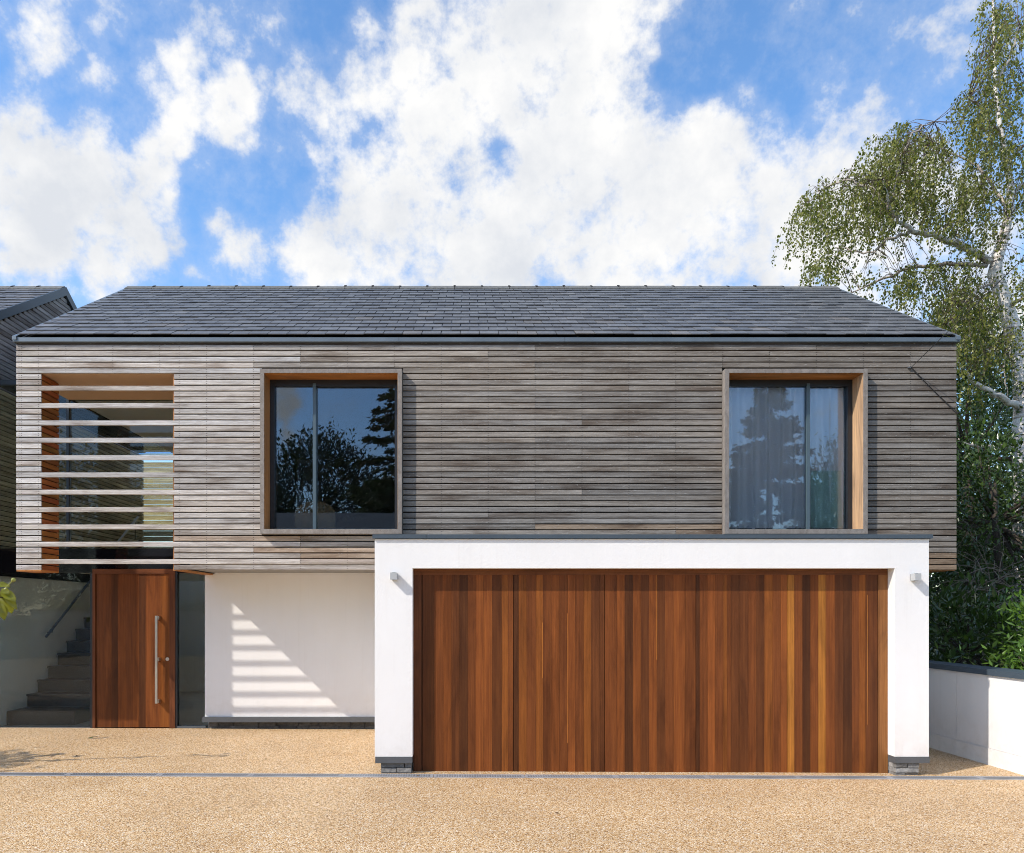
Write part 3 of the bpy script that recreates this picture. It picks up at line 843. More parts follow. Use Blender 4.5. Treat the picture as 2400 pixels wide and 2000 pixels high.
for (a, t), (b, _) in zip(dp[:-1], dp[1:]):
    kk = rp.uniform(.85, 1.0); c = tuple(q * kk for q in TONE[t])
    MB().box(P(a / 3.5, 0, YF).x + .0003, YF - .012 + rp.uniform(-.0005, .0005), dz0 + .006, P(b / 3.5, 0, YF).x - .0003, YF + .02, dlz).build('plank', M['oiled'], fd, color=c)
hx0, hx1 = P(364.5, 0, YF - .08).x, P(370, 0, YF - .08).x
hz0, hz1 = P(0, 1649, YF - .08).z, P(0, 1443.5, YF - .08).z
hd = MB().box(hx0, YF - .10, hz0, hx1, YF - .075, hz1).build('handle', M['steel'], fd)
for zz in (hz0 + .03, P(0, 1546, YF - .08).z, hz1 - .03):
    MB().box(hx0 + .008, YF - .0755, zz - .025, hx1 + .012, YF - .012, zz + .025).build('handle_bracket', M['steel'], fd)
lk = P(393.5, 1545, YF)
MB().tube([(lk.x, YF - .011, lk.z), (lk.x, YF - .022, lk.z), (lk.x, YF - .0221, lk.z)], [.026, .026, .018], 16).tube([(lk.x, YF - .02, lk.z), (lk.x, YF - .028, lk.z)], .012, 12).build('lock_cylinder', M['steel'], fd)

# -- recessed glazing
XG0 = -6.95
def frame_bar(x0, z0, x1, z1, parent, y0=YG - .02, y1=YG + .06, mt='black_frame'):
    MB().box(x0, y0, z0, x1, y1, z1).build('frame', M[mt], parent)
side = MB().box(P(416.5, 0, YG).x, YG + .01, .045, XW0 - .002, YG + .02, ZB - .0).build('side_light', M['link_glass'], house)
frame_bar(P(412, 0, YG).x + .001, .0, P(416.5, 0, YG).x, ZB + .09, side)
frame_bar(P(416.5, 0, YG).x, .02, XW0 - .004, .045, side, mt='lead_flash')
anchor(house)

# ------------------------------------------------------------------ glazed link with stair hall
link = empty('glazed_link', (-6.4, YG, 0))
tag(link, 'two-storey glazed stair hall between the timber house and its left neighbour', 'glazed hall')
px_ = P(160, 0, YG).x
zsp0, zsp1 = P(0, 1343, YG).z, P(0, 1286, YG).z
MB().box(px_ + .02, YG + .01, zsp1, XO1 - .02, YG + .02, ZS - .02).build('pane', M['link_glass'], link)
MB().box(XG0 + .01, YG + .01, zsp1, px_ - .02, YG + .02, H + 3.32).build('pane', M['link_glass'], link)
MB().box(XG0 + .01, YG + .01, H + 3.40, px_ - .02, YG + .02, H + 3.66).build('roof_upstand', M['link_glass'], link)
MB().box(px_ - .019, YG - .02, zsp1, px_ + .019, YG + .05, H + 3.39).build('mullion', M['black_frame'], link)
MB().box(XG0, YG - .025, H + 3.325, px_ - .02, YG + .05, H + 3.395).build('roof_edge', M['dark_metal'], link)
MB().box(px_ + .02, YG - .02, ZS - .03, XO1 - .02, YG + .05, ZS - .001).build('head_frame', M['black_frame'], link)
MB().box(XG0, YG - .015, zsp0, XO1 - .02, YG + .03, zsp1 - .001).build('spandrel_glass', M['black_glass'], link)
MB().box(XG0 + .01, YG + .01, .03, P(213, 0, YG).x, YG + .02, zsp0 - .002).build('pane', M['link_glass'], link)
MB().box(P(213, 0, YG).x, YG - .02, .0, P(218.5, 0, YG).x, YG + .06, zsp0 - .002).build('post', M['black_frame'], link)
MB().box(XG0, YG - .01, .005, P(213, 0, YG).x - .001, YG + .05, .03).build('bottom_rail', M['lead_flash'], link)
MB().box(XG0 + .02, YG + .05, H + 3.33, px_ - .03, YB, H + 3.345).build('roof_pane', M['link_glass'], link)
MB().box(-5.95, YG + .04, zsp0 + .02, XO1, YB - 1.6, zsp1 - .02).build('landing_slab', M['cream'], link)
MB().box(-5.95, YG + .07, zsp1 - .019, XO1, YB - 1.6, zsp1 + .0).build('landing_floor', M['stairwhite'], link)
MB().box(px_ + .03, YG + .06, ZS - .01, XO1, YB, ZS + .05).build('ceiling', M['cream'], link)
MB().box(-7.06, YG + .05, -.1, -7.0, YB, 2.62).build('plaster_wall', M['cream'], link)
MB().box(-7.0, YB, -.1, -5.4, YB + .1, 2.6).build('back_wall', M['cream'], link)
MB().box(-5.39, YB + .02, .0, XO1, YB + .03, 2.58).build('pane', M['link_glass'], link)  # unseen rear glazing, added to bring daylight into the lower hall
MB().box(-7.0, YB + .02, 2.601, XO1, YB + .03, H + 3.3).build('pane', M['link_glass'], link)
MB().box(XO1 - .02, YG + .07, -.05, XO1 - .001, YB, ZS - .02).build('inner_wall', M['cream'], link)
MB().box(-7.0, YG + .06, -.12, XO1, YB, .006).build('hall_floor', M['stairwhite'], link)
bw = link.children[-1]
for k in range(21):
    zt_ = 2.6 + k * .12
    kk = rb.uniform(.8, 1.15); MB().box(-9.5, YB + .9, zt_, XO1 + 1, YB + .93, zt_ + .11).build('wall_board', M['clad'], link, color=(.55 * kk, .47 * kk, .26 * kk))
anchor(link)
st = empty('staircase', (-6.5, 2.2, 0))
tag(st, 'dark straight stair rising away behind the tall ground-floor glass', 'staircase')
MB().box(-6.98, 1.6, .0065, -5.95, 2.12, .215).build('step', M['stair'], st)
for k in range(11):
    y0 = 2.12 + .29 * k; z = .215 + .2 * (k + 1)
    if z > 2.3: break
    MB().box(-6.98, y0, z - .2 + .001, -5.96, y0 + .6, z - .03).build('riser', M['stair'], st)
    MB().box(-6.985, y0 - .02, z - .029, -5.955, y0 + .3, z).build('tread', M['stair'], st)
anchor(st)
for (pa, pb, lab) in (((-6.9, 2.5, 1.31), (-6.9, 4.1, 2.41), 'dark tubular handrail along the plaster wall behind the ground-floor glass'),
                      ((-6.02, 3.1, 2.9), (-6.02, 3.9, 3.45), 'short steel handrail behind the upper glass above the landing')):
    hr = empty('handrail', pa); tag(hr, lab, 'handrail')
    MB().tube([pa, pb], .022, 10).build('rail', M['lead_flash'] if pa[0] < -6.5 else M['steel'], hr)
    d_ = (Vector(pb) - Vector(pa))
    for t in (.12, .85):
        q = Vector(pa) + d_ * t
        e_ = (-6.99, q.y, q.z - .07) if pa[0] < -6.5 else (q.x, q.y, q.z - .35)
        MB().tube([q, (q.x, q.y, q.z - .06), e_], .008, 6).build('bracket', M['lead_flash'], hr)
    anchor(hr)

# ------------------------------------------------------------------ neighbouring wing at the left edge
NX = -6.96
nbh = empty('house', (-9, 0, 0)); tag(nbh, 'neighbouring slate-roofed wing with dark timber gable at the left edge', 'house')
m = MB(); m.extrude([(.06, ZB), (YB - .06, ZB), (YB - .06, ZE), (YR, ZR - .08), (.06, ZE)], 'x', -13, NX - .03)
gw = m.build('gable_wall', M['membrane'], nbh, recalc=True)
MB().box(-13, YG, -.1, -7.07, YB - .06, ZB - .001).build('lower_wall', M['smooth_white'], nbh)
row = 0
while True:
    zt_ = Z0 - row * PITCH + 26 * PITCH
    row += 1
    if zt_ > ZR - .12: continue
    if zt_ < 2.66: break
    # clip by the roof line
    if zt_ > ZE:
        t = (zt_ - ZE) / (ZR - .08 - ZE); ya_, yb_ = .06 + t * (YR - .06), YB - .06 - t * (YR - .06)
    else: ya_, yb_ = .03, YB - .03
    if yb_ - ya_ < .12: continue
    g_ = rb.uniform(.26, .36)
    cc_ = (g_, g_ * .93, g_ * .92) if zt_ > H + 3.33 else (g_ * 1.55, g_ * 1.35, g_ * .85)
    MB().box(NX - .022, ya_, zt_ - BH, NX, yb_, zt_).build('board', M['clad_y'], gw, color=cc_)
for row in range(39):
    zt_ = Z0 - row * PITCH; g_ = rb.uniform(.2, .3)
    MB().box(-13, .0305, zt_ - BH, NX - .024, .058, zt_).build('front_board', M['clad'], gw, color=(g_, g_ * .95, g_ * .9))
nroof = MB().extrude([(.02, zE2 - .03), (.16, ZE + .02), (YB - .16, ZE + .02), (YB - .02, zE2 - .03), (YR, ZR - .03)], 'x', -13, NX - .03).build('roof', M['membrane'], nbh)
slate_field(-9.3, NX + .03, nroof, 8, 16)
MB().add([(-13, -.02, zE2 + .01), (-9.31, -.02, zE2 + .01), (-9.31, YR, ZR + .02), (-13, YR, ZR + .02)], [(0, 1, 2, 3)]).build('front_slope', M['slate_isl'], nroof)
MB().add([(-13, YB, zE2), (NX, YB, zE2), (NX, YR, ZR + .01), (-13, YR, ZR + .01)], [(0, 1, 2, 3)]).build('back_slope', M['slate_isl'], nroof)
ridge(-9.6, NX + .02, nroof, 6)
for yy in (0, 1):
    prof = [(-.05, zE2 - .14), (-.05, zE2 - .005), (YR, ZR + .045), (YR, ZR - .10)]
    if yy: prof = [(2 * YR - a, b) for a, b in prof]
    MB().extrude(prof, 'x', NX + .002, NX + .04).build('barge_board', M['dark_metal'], nroof, recalc=True)
anchor(nbh)

# ------------------------------------------------------------------ curtain, headboard, wall lights, cable
cv = MB(); n = 150; x0, x1 = W2[0] + .02, W2[1] - .02
zz0, zz1 = WZ[0] + .02, H + 3.1
rows_ = 8
ph = np.cumsum(rng.uniform(.25, .62, n + 1))
for j in range(rows_ + 1):
    for i in range(n + 1):
        t = i / n; z = zz0 + (zz1 - zz0) * j / rows_
        amp = .034 + .012 * math.sin(i * .37)
        cv.v.append((x0 + (x1 - x0) * t + .008 * math.sin(j * .9 + i * .2), .285 + amp * math.sin(ph[i]) + .01 * math.sin(j * .6 + i * .11), z))
for j in range(rows_):
    for i in range(n):
        a = j * (n + 1) + i; cv.f.append((a, a + 1, a + n + 2, a + n + 1))
tag(cv.build('curtain', M['curtain'], smooth=True), 'pale sheer pleated curtain behind the right upper window', 'curtain')
hb = MB(); prof = []
for k in range(13):
    a = math.pi * k / 12; prof.append((-2.12 + .28 * math.cos(a), H + 1.36 + .17 * math.sin(a)))
prof = [(-2.12 + .28, ZB + .21), *prof, (-2.12 - .28, ZB + .21)]
hb.extrude(prof, 'y', .62, .66)
tag(hb.build('headboard', plain('headboard_cane', (.20, .15, .085), .8), recalc=True), 'arched tan bed headboard inside the left upper window', 'headboard')

def wall_light(px0, px1, py0, py1, lab):
    yb_, yf_ = GF, GF - .092
    a, b = P(px0, py0, yf_), P(px1, py1, yf_)
    r = empty('wall_light', ((a.x + b.x) / 2, GF, b.z)); tag(r, lab, 'wall light', 'wall lights on the garage piers')
    c = .003
    h = MB(); x0, x1, z0, z1 = a.x, b.x, b.z, a.z
    h.extrude([(x0, z0 + c), (x0 + c, z0), (x1 - c, z0), (x1, z0 + c), (x1, z1 - c), (x1 - c, z1), (x0 + c, z1), (x0, z1 - c)], 'y', yf_, yb_ - .012)
    h.build('housing', M['alu'], r, recalc=True)
    MB().box(x0 + .004, yb_ - .0118, z0 + .004, x1 - .004, yb_ - .0005, z1 - .004).build('back_plate', M['lead_flash'], r)
    for zz, s in ((z0, -1), (z1, 1)):
        xm, ym = (x0 + x1) / 2, (yf_ + yb_ - .012) / 2
        MB().tube([(xm, ym, zz - s * .004), (xm, ym, zz + s * .003)], .02, 14).build('lens', M['black_frame'], r)
    anchor(r)
wall_light(914.4, 930, 1342, 1358.8, 'small grey cube wall light on the garage pier left of the wooden door')
wall_light(2145.1, 2159.5, 1344, 1361, 'small grey cube wall light on the garage pier right of the wooden door')

cab = MB()
hk = Vector((P(2135, 862, -.02).x, -.02, P(2135, 862, -.02).z))
def sag(a, b, n=12, s=.02):
    return [Vector(a).lerp(Vector(b), t / n) - Vector((0, 0, s * math.sin(math.pi * t / n))) for t in range(n + 1)]
up = P(2380, 612, -1.6)
up2 = up + (up - hk) * 6
ck = empty('overhead_cable', hk); tag(ck, 'thin black overhead cable hooked to the timber wall near its right end', 'cable')
MB().tube(sag(up2, hk, 30, .12), .0042, 5).tube(sag(hk, P(2246, 972, -.012), 8, .01), .0036, 5).tube(sag(hk + Vector((.006, -.008, 0)), P(2246, 968, -.02), 8, .02), .0035, 5).build('wire', M['cable'], ck)
MB().box(hk.x - .035, -.025, hk.z - .007, hk.x + .008, -.001, hk.z + .007).build('hook_clamp', M['lead_flash'], ck)
pole_top = up2
anchor(ck)

# ------------------------------------------------------------------ garden wall at right
gwl = empty('garden_wall', (6.05, 0, 0)); tag(gwl, 'low white rendered garden wall with dark coping at right', 'garden wall')
gx = 5.93
MB().box(gx + .006, -9, -.1, gx + .27, 7, .995).build('wall_core', M['smooth_white'], gwl)
ys = [-9, -6.6, -3.6, -.6, 2.4, 5.4, 7]
for a, b in zip(ys[:-1], ys[1:]):
    MB().box(gx, a + .003, .166, gx + .0055, b - .003, .994).build('render_panel', M['smooth_white'], gwl)
    MB().box(gx - .008, a + .002, -.1, gx + .0055, b - .002, .16).build('base_panel', M['smooth_white'], gwl)
    MB().box(gx - .03, a + .001, .996, gx + .30, b - .001, 1.062).build('coping', M['dark_metal'], gwl)
anchor(gwl)

def on_drive(px, py):
    d = F * (H - .0) / (py - CY); x = (px - CX) * d / F
    return Vector((x, d - D, gz(x) + .006))
a, b = on_drive(206, 1734), on_drive(229, 1730)
ftw = empty('fallen_twig', a); tag(ftw, 'small fallen leafy twig lying on the gravel before the front door', 'twig')
MB().tube([a, a.lerp(b, .5) + Vector((0, .01, .006)), b], [.003, .003, .002], 5).build('stem', M['cable'], ftw)
MB().add([a, a + Vector((.04, .02, .012)), a + Vector((.075, 0, .004)), a + Vector((.04, -.02, .01))], [(0, 1, 2), (0, 2, 3)]).build('leaf', M['leaf_green'], ftw)
anchor(ftw)
for k, (px, py) in enumerate(((486, 1743), (1945, 1846), (1925, 1860), (620, 1782), (180, 1776), (755, 1830), (1300, 1905), (1710, 1890), (540, 1893), (975, 1820), (2090, 1935), (340, 1950))):
    a = on_drive(px, py); an = k * 2.1; u = Vector((math.cos(an), math.sin(an), .12)) * .035; v = Vector((-math.sin(an), math.cos(an), .2)) * .013
    lf_ = MB().add([a, a + u * .5 + v, a + u, a + u * .5 - v], [(0, 1, 2), (0, 2, 3)]).build('fallen_leaf', M['leaf_brown'])
    tag(lf_, 'tiny dry leaf lying loose on the gravel drive', 'leaf', 'dry leaves on the gravel')

# ------------------------------------------------------------------ vegetation
def np_leaves(centers, axes_u, axes_v, name, mat, parent, fold=0.0):
    """one diamond-shaped leaf of two triangles per entry; u = along the leaf (full length), v = half width"""
    c, u, v = map(np.asarray, (centers, axes_u, axes_v)); n = len(c)
    V = np.empty((n, 4, 3)); V[:, 0] = c; V[:, 1] = c + u * .45 + v; V[:, 2] = c + u; V[:, 3] = c + u * .45 - v
    if fold:
        nn = np.cross(u, v); nn /= (np.linalg.norm(nn, axis=1, keepdims=True) + 1e-9)
        ln = np.linalg.norm(u, axis=1, keepdims=True)
        V[:, 1] += nn * ln * fold; V[:, 3] += nn * ln * fold
    V = V.reshape(-1, 3)
    me = bpy.data.meshes.new(name); me.vertices.add(n * 4); me.vertices.foreach_set('co', V.ravel().astype(np.float32))
    me.loops.add(n * 6); me.polygons.add(n * 2)
    idx = np.arange(n)[:, None] * 4
    tri = np.concatenate([idx + [0, 1, 2], idx + [0, 2, 3]], axis=1).ravel()
    me.loops.foreach_set('vertex_index', tri.astype(np.int32))
    me.polygons.foreach_set('loop_start', np.arange(0, n * 6, 3, dtype=np.int32))
    me.update(calc_edges=True); me.validate()
    me.materials.append(mat)
    return link_mesh(name, me, parent)
def rand_unit(n):
    v = rng.normal(size=(n, 3)); return v / np.linalg.norm(v, axis=1, keepdims=True)
def perp(u):
    r = rand_unit(len(u)); p = np.cross(u, r); return p / (np.linalg.norm(p, axis=1, keepdims=True) + 1e-9)

# -- silver birch
BY = 5.2
def bp(x, y, dy=0.0): return P(x, y, BY + dy)
birch = empty('birch_tree', (P(2396, 1300, BY).x, BY, -.16)); tag(birch, 'tall silver birch with white trunk and weeping branches at right', 'tree')
tr = MB()
base = P(2396, 1150, BY)
trunk_px = [(2398, 1120), (2394, 1040), (2397, 960), (2395, 880), (2381, 800), (2358, 722), (2331, 640), (2338, 600), (2352, 560), (2366, 494), (2369, 439), (2360, 389), (2346, 310), (2338, 256), (2333, 206), (2331, 120), (2328, 40), (2326, -60), (2330, -160)]
tp = [Vector((base.x + .05, BY, -.16)), Vector((base.x + .02, BY, 1.5))] + [bp(*q) for q in trunk_px]
trr = [.21, .19] + list(np.interp(range(len(trunk_px)), [0, 4, 6, 9, 12, 18], [.165, .15, .13, .08, .045, .012]))
limbs = [
    ([(2320, 612), (2248, 576), (2189, 553), (2138, 544), (2106, 517), (2090, 480), (2070, 420)], [0, -.2, -.4, -.5, -.6, -.8, -1.0], .072, .016),
    ([(2318, 622), (2212, 620), (2129, 629), (2056, 659), (1997, 686)], [0, .2, .4, .5, .7], .045, .014),
    ([(2392, 960), (2352, 936), (2308, 912), (2284, 900), (2262, 870)], [0, -.3, -.5, -.6, -.7], .075, .02),
    ([(2384, 1048), (2340, 1050), (2288, 1048), (2262, 1040), (2246, 1030)], [0, -.5, -.9, -1.1, -1.2], .04, .018),
    ([(2138, 544), (2080, 560), (2050, 590), (2000, 590), (1960, 580)], [-.5, -.5, -.4, -.2, 0], .03, .01),
    ([(2106, 517), (2040, 440), (1985, 420), (1935, 440), (1890, 480)], [-.6, -.5, -.3, 0, .2], .035, .008),
    ([(2090, 480), (2110, 380), (2140, 310), (2190, 285)], [-.8, -.9, -1, -1], .03, .008),
    ([(2366, 494), (2330, 440), (2290, 390), (2240, 360), (2190, 340)], [0, .3, .5, .6, .7], .04, .008),
    ([(2360, 389), (2400, 340), (2440, 300)], [0, -.3, -.6], .04, .01),
    ([(2366, 470), (2400, 430), (2450, 400)], [0, .3, .6], .05, .01),
    ([(2346, 310), (2300, 250), (2270, 230)], [0, -.4, -.6], .025, .008),
    ([(2335, 206), (2370, 120), (2390, 60)], [0, .3, .5], .03, .008),
    ([(2356, 722), (2400, 700), (2440, 690)], [0, -.4, -.8], .05, .012),
    ([(2340, 650), (2290, 680), (2250, 720), (2220, 760)], [0, -.5, -.8, -1], .03, .008),
    ([(2372, 770), (2350, 860), (2362, 930)], [-.2, -.45, -.5], .02, .008),
    ([(2365, 500), (2350, 540), (2335, 590)], [-.25, -.3, -.3], .03, .03),
]
tr.tube(tp, trr, 14)
lb = MB()
limb_pts = [(p, .05) for p in tp[2:]]
for pts, dys, r0, r1 in limbs:
    pp = [bp(x, y, d) for (x, y), d in zip(pts, dys)]
    # refine with a little wobble
    fine = []
    for a, b in zip(pp[:-1], pp[1:]):
        for k in range(4):
            t = k / 4; fine.append(a.lerp(b, t) + Vector(rng.normal(0, .018, 3)))
    fine.append(pp[-1])
    rr_ = [r0 + (r1 - r0) * i / (len(fine) - 1) for i in range(len(fine))]
    (tr if r0 > .07 else lb).tube(fine, rr_, 8); limb_pts += [(p, 0) for p in fine]
tr.build('trunk', M['birch'], birch, smooth=True)
lb.build('limbs', M['birch_limb'], birch, smooth=True)
LP = np.array([tuple(p) for p, _ in limb_pts])
ell = [(1925, 470, 50, 38, 26, 1.0), (1995, 430, 75, 40, 46, 1.0), (2070, 370, 60, 60, 60, 1.0), (2130, 320, 60, 45, 52, .9), (2190, 325, 45, 35, 34, .8), (2110, 440, 90, 50, 66, .9),
       (2200, 420, 65, 50, 46, .8), (2275, 420, 45, 40, 34, .8), (2030, 510, 80, 40, 42, .8), (1945, 620, 55, 25, 30, .6), (2045, 650, 40, 20, 12, .5), (1882, 485, 18, 16, 7, .9),
       (2330, 50, 38, 70, 36, .7), (2375, 20, 40, 50, 24, .7), (2318, 140, 38, 45, 34, .8), (2285, 235, 45, 38, 36, .8), (2345, 255, 60, 55, 44, .8), (2310, 330, 50, 40, 36, .8),
       (2385, 370, 40, 50, 34, .8), (2395, 170, 30, 50, 22, .8), (2440, 300, 40, 80, 20, .8), (2420, 450, 40, 60, 20, .8), (2320, 490, 50, 40, 26, .7), (2240, 490, 60, 40, 34, .7),
       (2130, 650, 40, 35, 28, .7), (2170, 620, 45, 28, 26, .8), (2250, 640, 45, 35, 34, .8), (2295, 700, 50, 45, 50, .9), (2240, 715, 55, 45, 46, .9), (2190, 745, 45, 35, 28, .8),
       (2395, 620, 30, 50, 20, .8), (2400, 760, 40, 60, 20, .7), (2330, 790, 55, 45, 40, .8), (2275, 800, 35, 50, 30, .9), (2300, 560, 30, 25, 10, .6)]
tw = MB(); LC, LU, LV = [], [], []
for ex, ey, rx, ry, n, ln in ell:
    for k in range(int(n * 1.2)):
        a = rng.uniform(0, 2 * math.pi); q = math.sqrt(rng.uniform(0, 1))
        S = np.array(bp(ex + rx * q * math.cos(a), ey + ry * q * math.sin(a), rng.uniform(-1.5, 1.5)))
        j = np.argmin(((LP - S) ** 2).sum(1) + rng.uniform(0, .25, len(LP)))
        B = LP[j]; dist = np.linalg.norm(S - B)
        if dist < 1.7 and rng.random() < .4:
            mid = B * .5 + S * .5 + np.array([0, 0, .05 + .04 * dist])
            tw.tube([B, B * .55 + mid * .45 + rng.normal(0, .02, 3), mid, mid * .45 + S * .55 + rng.normal(0, .02, 3), S], [.007, .006, .005, .004, .003], 4)
        # hanging strand with leaves
        L_ = ln * rng.uniform(.45, 1.5); dens_ = rng.choice([.05, .15, .3, .5]); out = S - np.array(bp(2350, 0)); out[2] = 0
        dirx = np.array([out[0] * .06, rng.normal(0, .10), 0]) + rng.normal(0, .14, 3) * np.array([1, 1, 0])
        nseg = max(3, int(L_ / .16)); pts = [S]; d = np.array([dirx[0] * 2.2, dirx[1] * 2.2, -.25])
        for s_ in range(nseg):
            d = d * .6 + np.array([dirx[0] * .6, dirx[1] * .6, -1.0]) * .4 + rng.normal(0, .10, 3)
            d /= np.linalg.norm(d); pts.append(pts[-1] + d * (L_ / nseg))
        tw.tube(pts, [.0022] * len(pts), 3)
        for a_, b_ in zip(pts[:-1], pts[1:]):
            m_ = int(np.linalg.norm(b_ - a_) / .021) + 1
            for i_ in range(m_):
                if rng.random() < dens_: continue
                t = rng.random(); c = a_ * (1 - t) + b_ * t + rng.normal(0, .032, 3)
                u = np.array([rng.normal(0, .55), rng.normal(0, .55), -1.0 + rng.normal(0, .35)]); u /= np.linalg.norm(u)
                s = rng.uniform(.042, .07)
                LC.append(c); LU.append(u * s); LV.append(None)
LC = np.array(LC); LU = np.array(LU); LV = perp(LU) * np.linalg.norm(LU, axis=1, keepdims=True) * .36
tag(tw.build('twigs', M['twig_dark'], birch), kind='stuff')
tag(np_leaves(LC, LU, LV, 'crown', M['birch_leaf'], birch, .08), kind='stuff')
anchor(birch)

# -- broad-leaved evergreens
def leafy(name, label, cat, center, rad, n_clump, per, size, mat, seed, trunk_r=.1, group=None, core=.55, wr=.24, clump_r=.28, bark='bark_dark'):
    r = np.random.default_rng(seed); center = np.array(center, float); rad = np.array(rad, float)
    base_ = (center[0], center[1], -.16)
    root = empty(name, base_); tag(root, label, cat, group)
    t = MB(); top = center + np.array([0, 0, rad[2] * .5])
    t.tube([base_, (center[0] + .08, center[1], max(.2, center[2] - rad[2] * .6)), tuple(center), tuple(top)], [trunk_r, trunk_r * .8, trunk_r * .55, trunk_r * .2], 8)
    u = r.normal(size=(n_clump, 3)); u /= np.linalg.norm(u, axis=1, keepdims=True)
    # uneven outline
    bumps = r.normal(size=(9, 3)); bumps /= np.linalg.norm(bumps, axis=1, keepdims=True); hb_ = r.uniform(-.22, .22, 9)
    mod = 1 + (np.clip((u @ bumps.T - .55) / .45, 0, 1) * hb_).sum(1)
    q = r.uniform(core, 1.0, n_clump) ** .7
    cc = center + u * rad * (q * mod)[:, None]
    for k in range(0, n_clump, max(1, n_clump // 22)):
        a = center + (cc[k] - center) * .15; m_ = center + (cc[k] - center) * .6 + np.array([0, 0, -.1])
        t.tube([tuple(a), tuple(m_), tuple(cc[k])], [trunk_r * .35, trunk_r * .2, .006], 5)
    t.build('trunk', M[bark], root, smooth=True)
    C = np.repeat(cc, per, axis=0) + r.normal(0, clump_r * .5, (n_clump * per, 3))
    dirs = np.repeat(u, per, axis=0) * .7 + r.normal(0, .65, (n_clump * per, 3)) + np.array([0, 0, .15])
    dirs /= np.linalg.norm(dirs, axis=1, keepdims=True)
    s = r.uniform(.7, 1.2, (len(C), 1)) * size
    U = dirs * s; Vv = perp(U) * s * wr
    Vv[:, 2] *= .5
    keep = C[:, 2] > .02
    tag(np_leaves(C[keep], U[keep], Vv[keep], 'crown', mat, root, .06), kind='stuff')
    anchor(root); return root
leafy('evergreen_tree', 'dense dark evergreen with sunlit glossy leaves just behind the birch trunk', 'tree', (10.5, 6.0, 5.0), (1.9, 1.4, 2.3), 420, 26, .105, M['ever_leaf'], 41, .12)
leafy('evergreen_tree', 'lower rounded evergreen beside the right end of the timber wall', 'tree', (9.6, 3.9, 3.3), (1.7, 1.3, 1.6), 420, 26, .105, M['ever_leaf'], 42, .1)
leafy('evergreen_tree', 'dark evergreen cut by the right edge behind the birch', 'tree', (12.6, 6.8, 3.6), (2.0, 1.6, 3.0), 380, 26, .11, M['ever_leaf'], 43, .12)
leafy('evergreen_tree', 'tall back evergreen showing between roof end and birch trunk', 'tree', (13.2, 10.5, 5.6), (2.6, 1.8, 3.0), 420, 26, .125, M['ever_leaf'], 44, .14)
leafy('evergreen_tree', 'shaded evergreen filling the gap below the overhanging timber storey', 'tree', (9.7, 6.6, 2.0), (2.6, 1.4, 2.2), 420, 26, .11, M['ever_leaf'], 45, .12)
leafy('laurel_shrub', 'shaded laurel with long dark leaves behind the garden wall near the garage', 'shrub', (7.35, 1.3, 1.05), (.95, .9, 1.0), 200, 18, .15, M['ever_leaf'], 46, .05, wr=.2)
leafy('evergreen_tree', 'far dark evergreen closing the view at the right edge', 'tree', (17.5, 15, 4.2), (5.5, 2.5, 4.4), 520, 26, .2, M['ever_leaf'], 49, .2, clump_r=.5)
leafy('evergreen_tree', 'dark evergreen hedge tree low behind the bramble stems', 'tree', (12.0, 9.0, 1.9), (3.4, 1.5, 2.0), 420, 26, .14, M['ever_leaf'], 50, .12, clump_r=.4)
leafy('laurel_shrub', 'sunlit laurel with bright glossy leaves at the right edge above the wall', 'shrub', (8.0, .35, 1.25), (.72, .75, .85), 190, 15, .125, M['laurel_leaf'], 47, .05, wr=.18, clump_r=.3)
leafy('laurel_shrub', 'small laurel sprig spilling over the dark wall coping in sun', 'shrub', (7.15, -.35, .95), (.5, .45, .42), 50, 12, .115, M['laurel_leaf'], 48, .03, wr=.18, clump_r=.3)
leafy('evergreen_tree', 'broad dark evergreen seen through the birch twigs above the wall end', 'tree', (15.6, 13, 6.6), (4.2, 2.0, 4.6), 560, 26, .17, M['ever_leaf'], 52, .2, clump_r=.45)
# bare bramble stems in front of the dark gap
br = MB()
for k in range(46):
    a = P(rng.uniform(2245, 2420), rng.uniform(1330, 1440), 2.6 + rng.uniform(-.6, .6)); L_ = rng.uniform(.5, 1.5)
    an = rng.uniform(-1, 1) * 1.2; pts = [a]; d = Vector((math.sin(an), rng.normal(0, .3), math.cos(an)))
    for s_ in range(9):
        d = (d + Vector((rng.normal(0, .2), rng.normal(0, .2), -.16 + rng.normal(0, .1)))).normalized(); pts.append(pts[-1] + d * L_ / 9)
    br.tube(pts, [.007 - .0005 * i for i in range(10)], 4)
br.tube([P(2300, 1600, 2.6), P(2310, 1500, 2.6), P(2330, 1420, 2.6)], [.03, .025, .01], 6)
tag(br.build('bramble', M['twig']), 'tangle of bare grey bramble stems under the right trees', 'bramble')

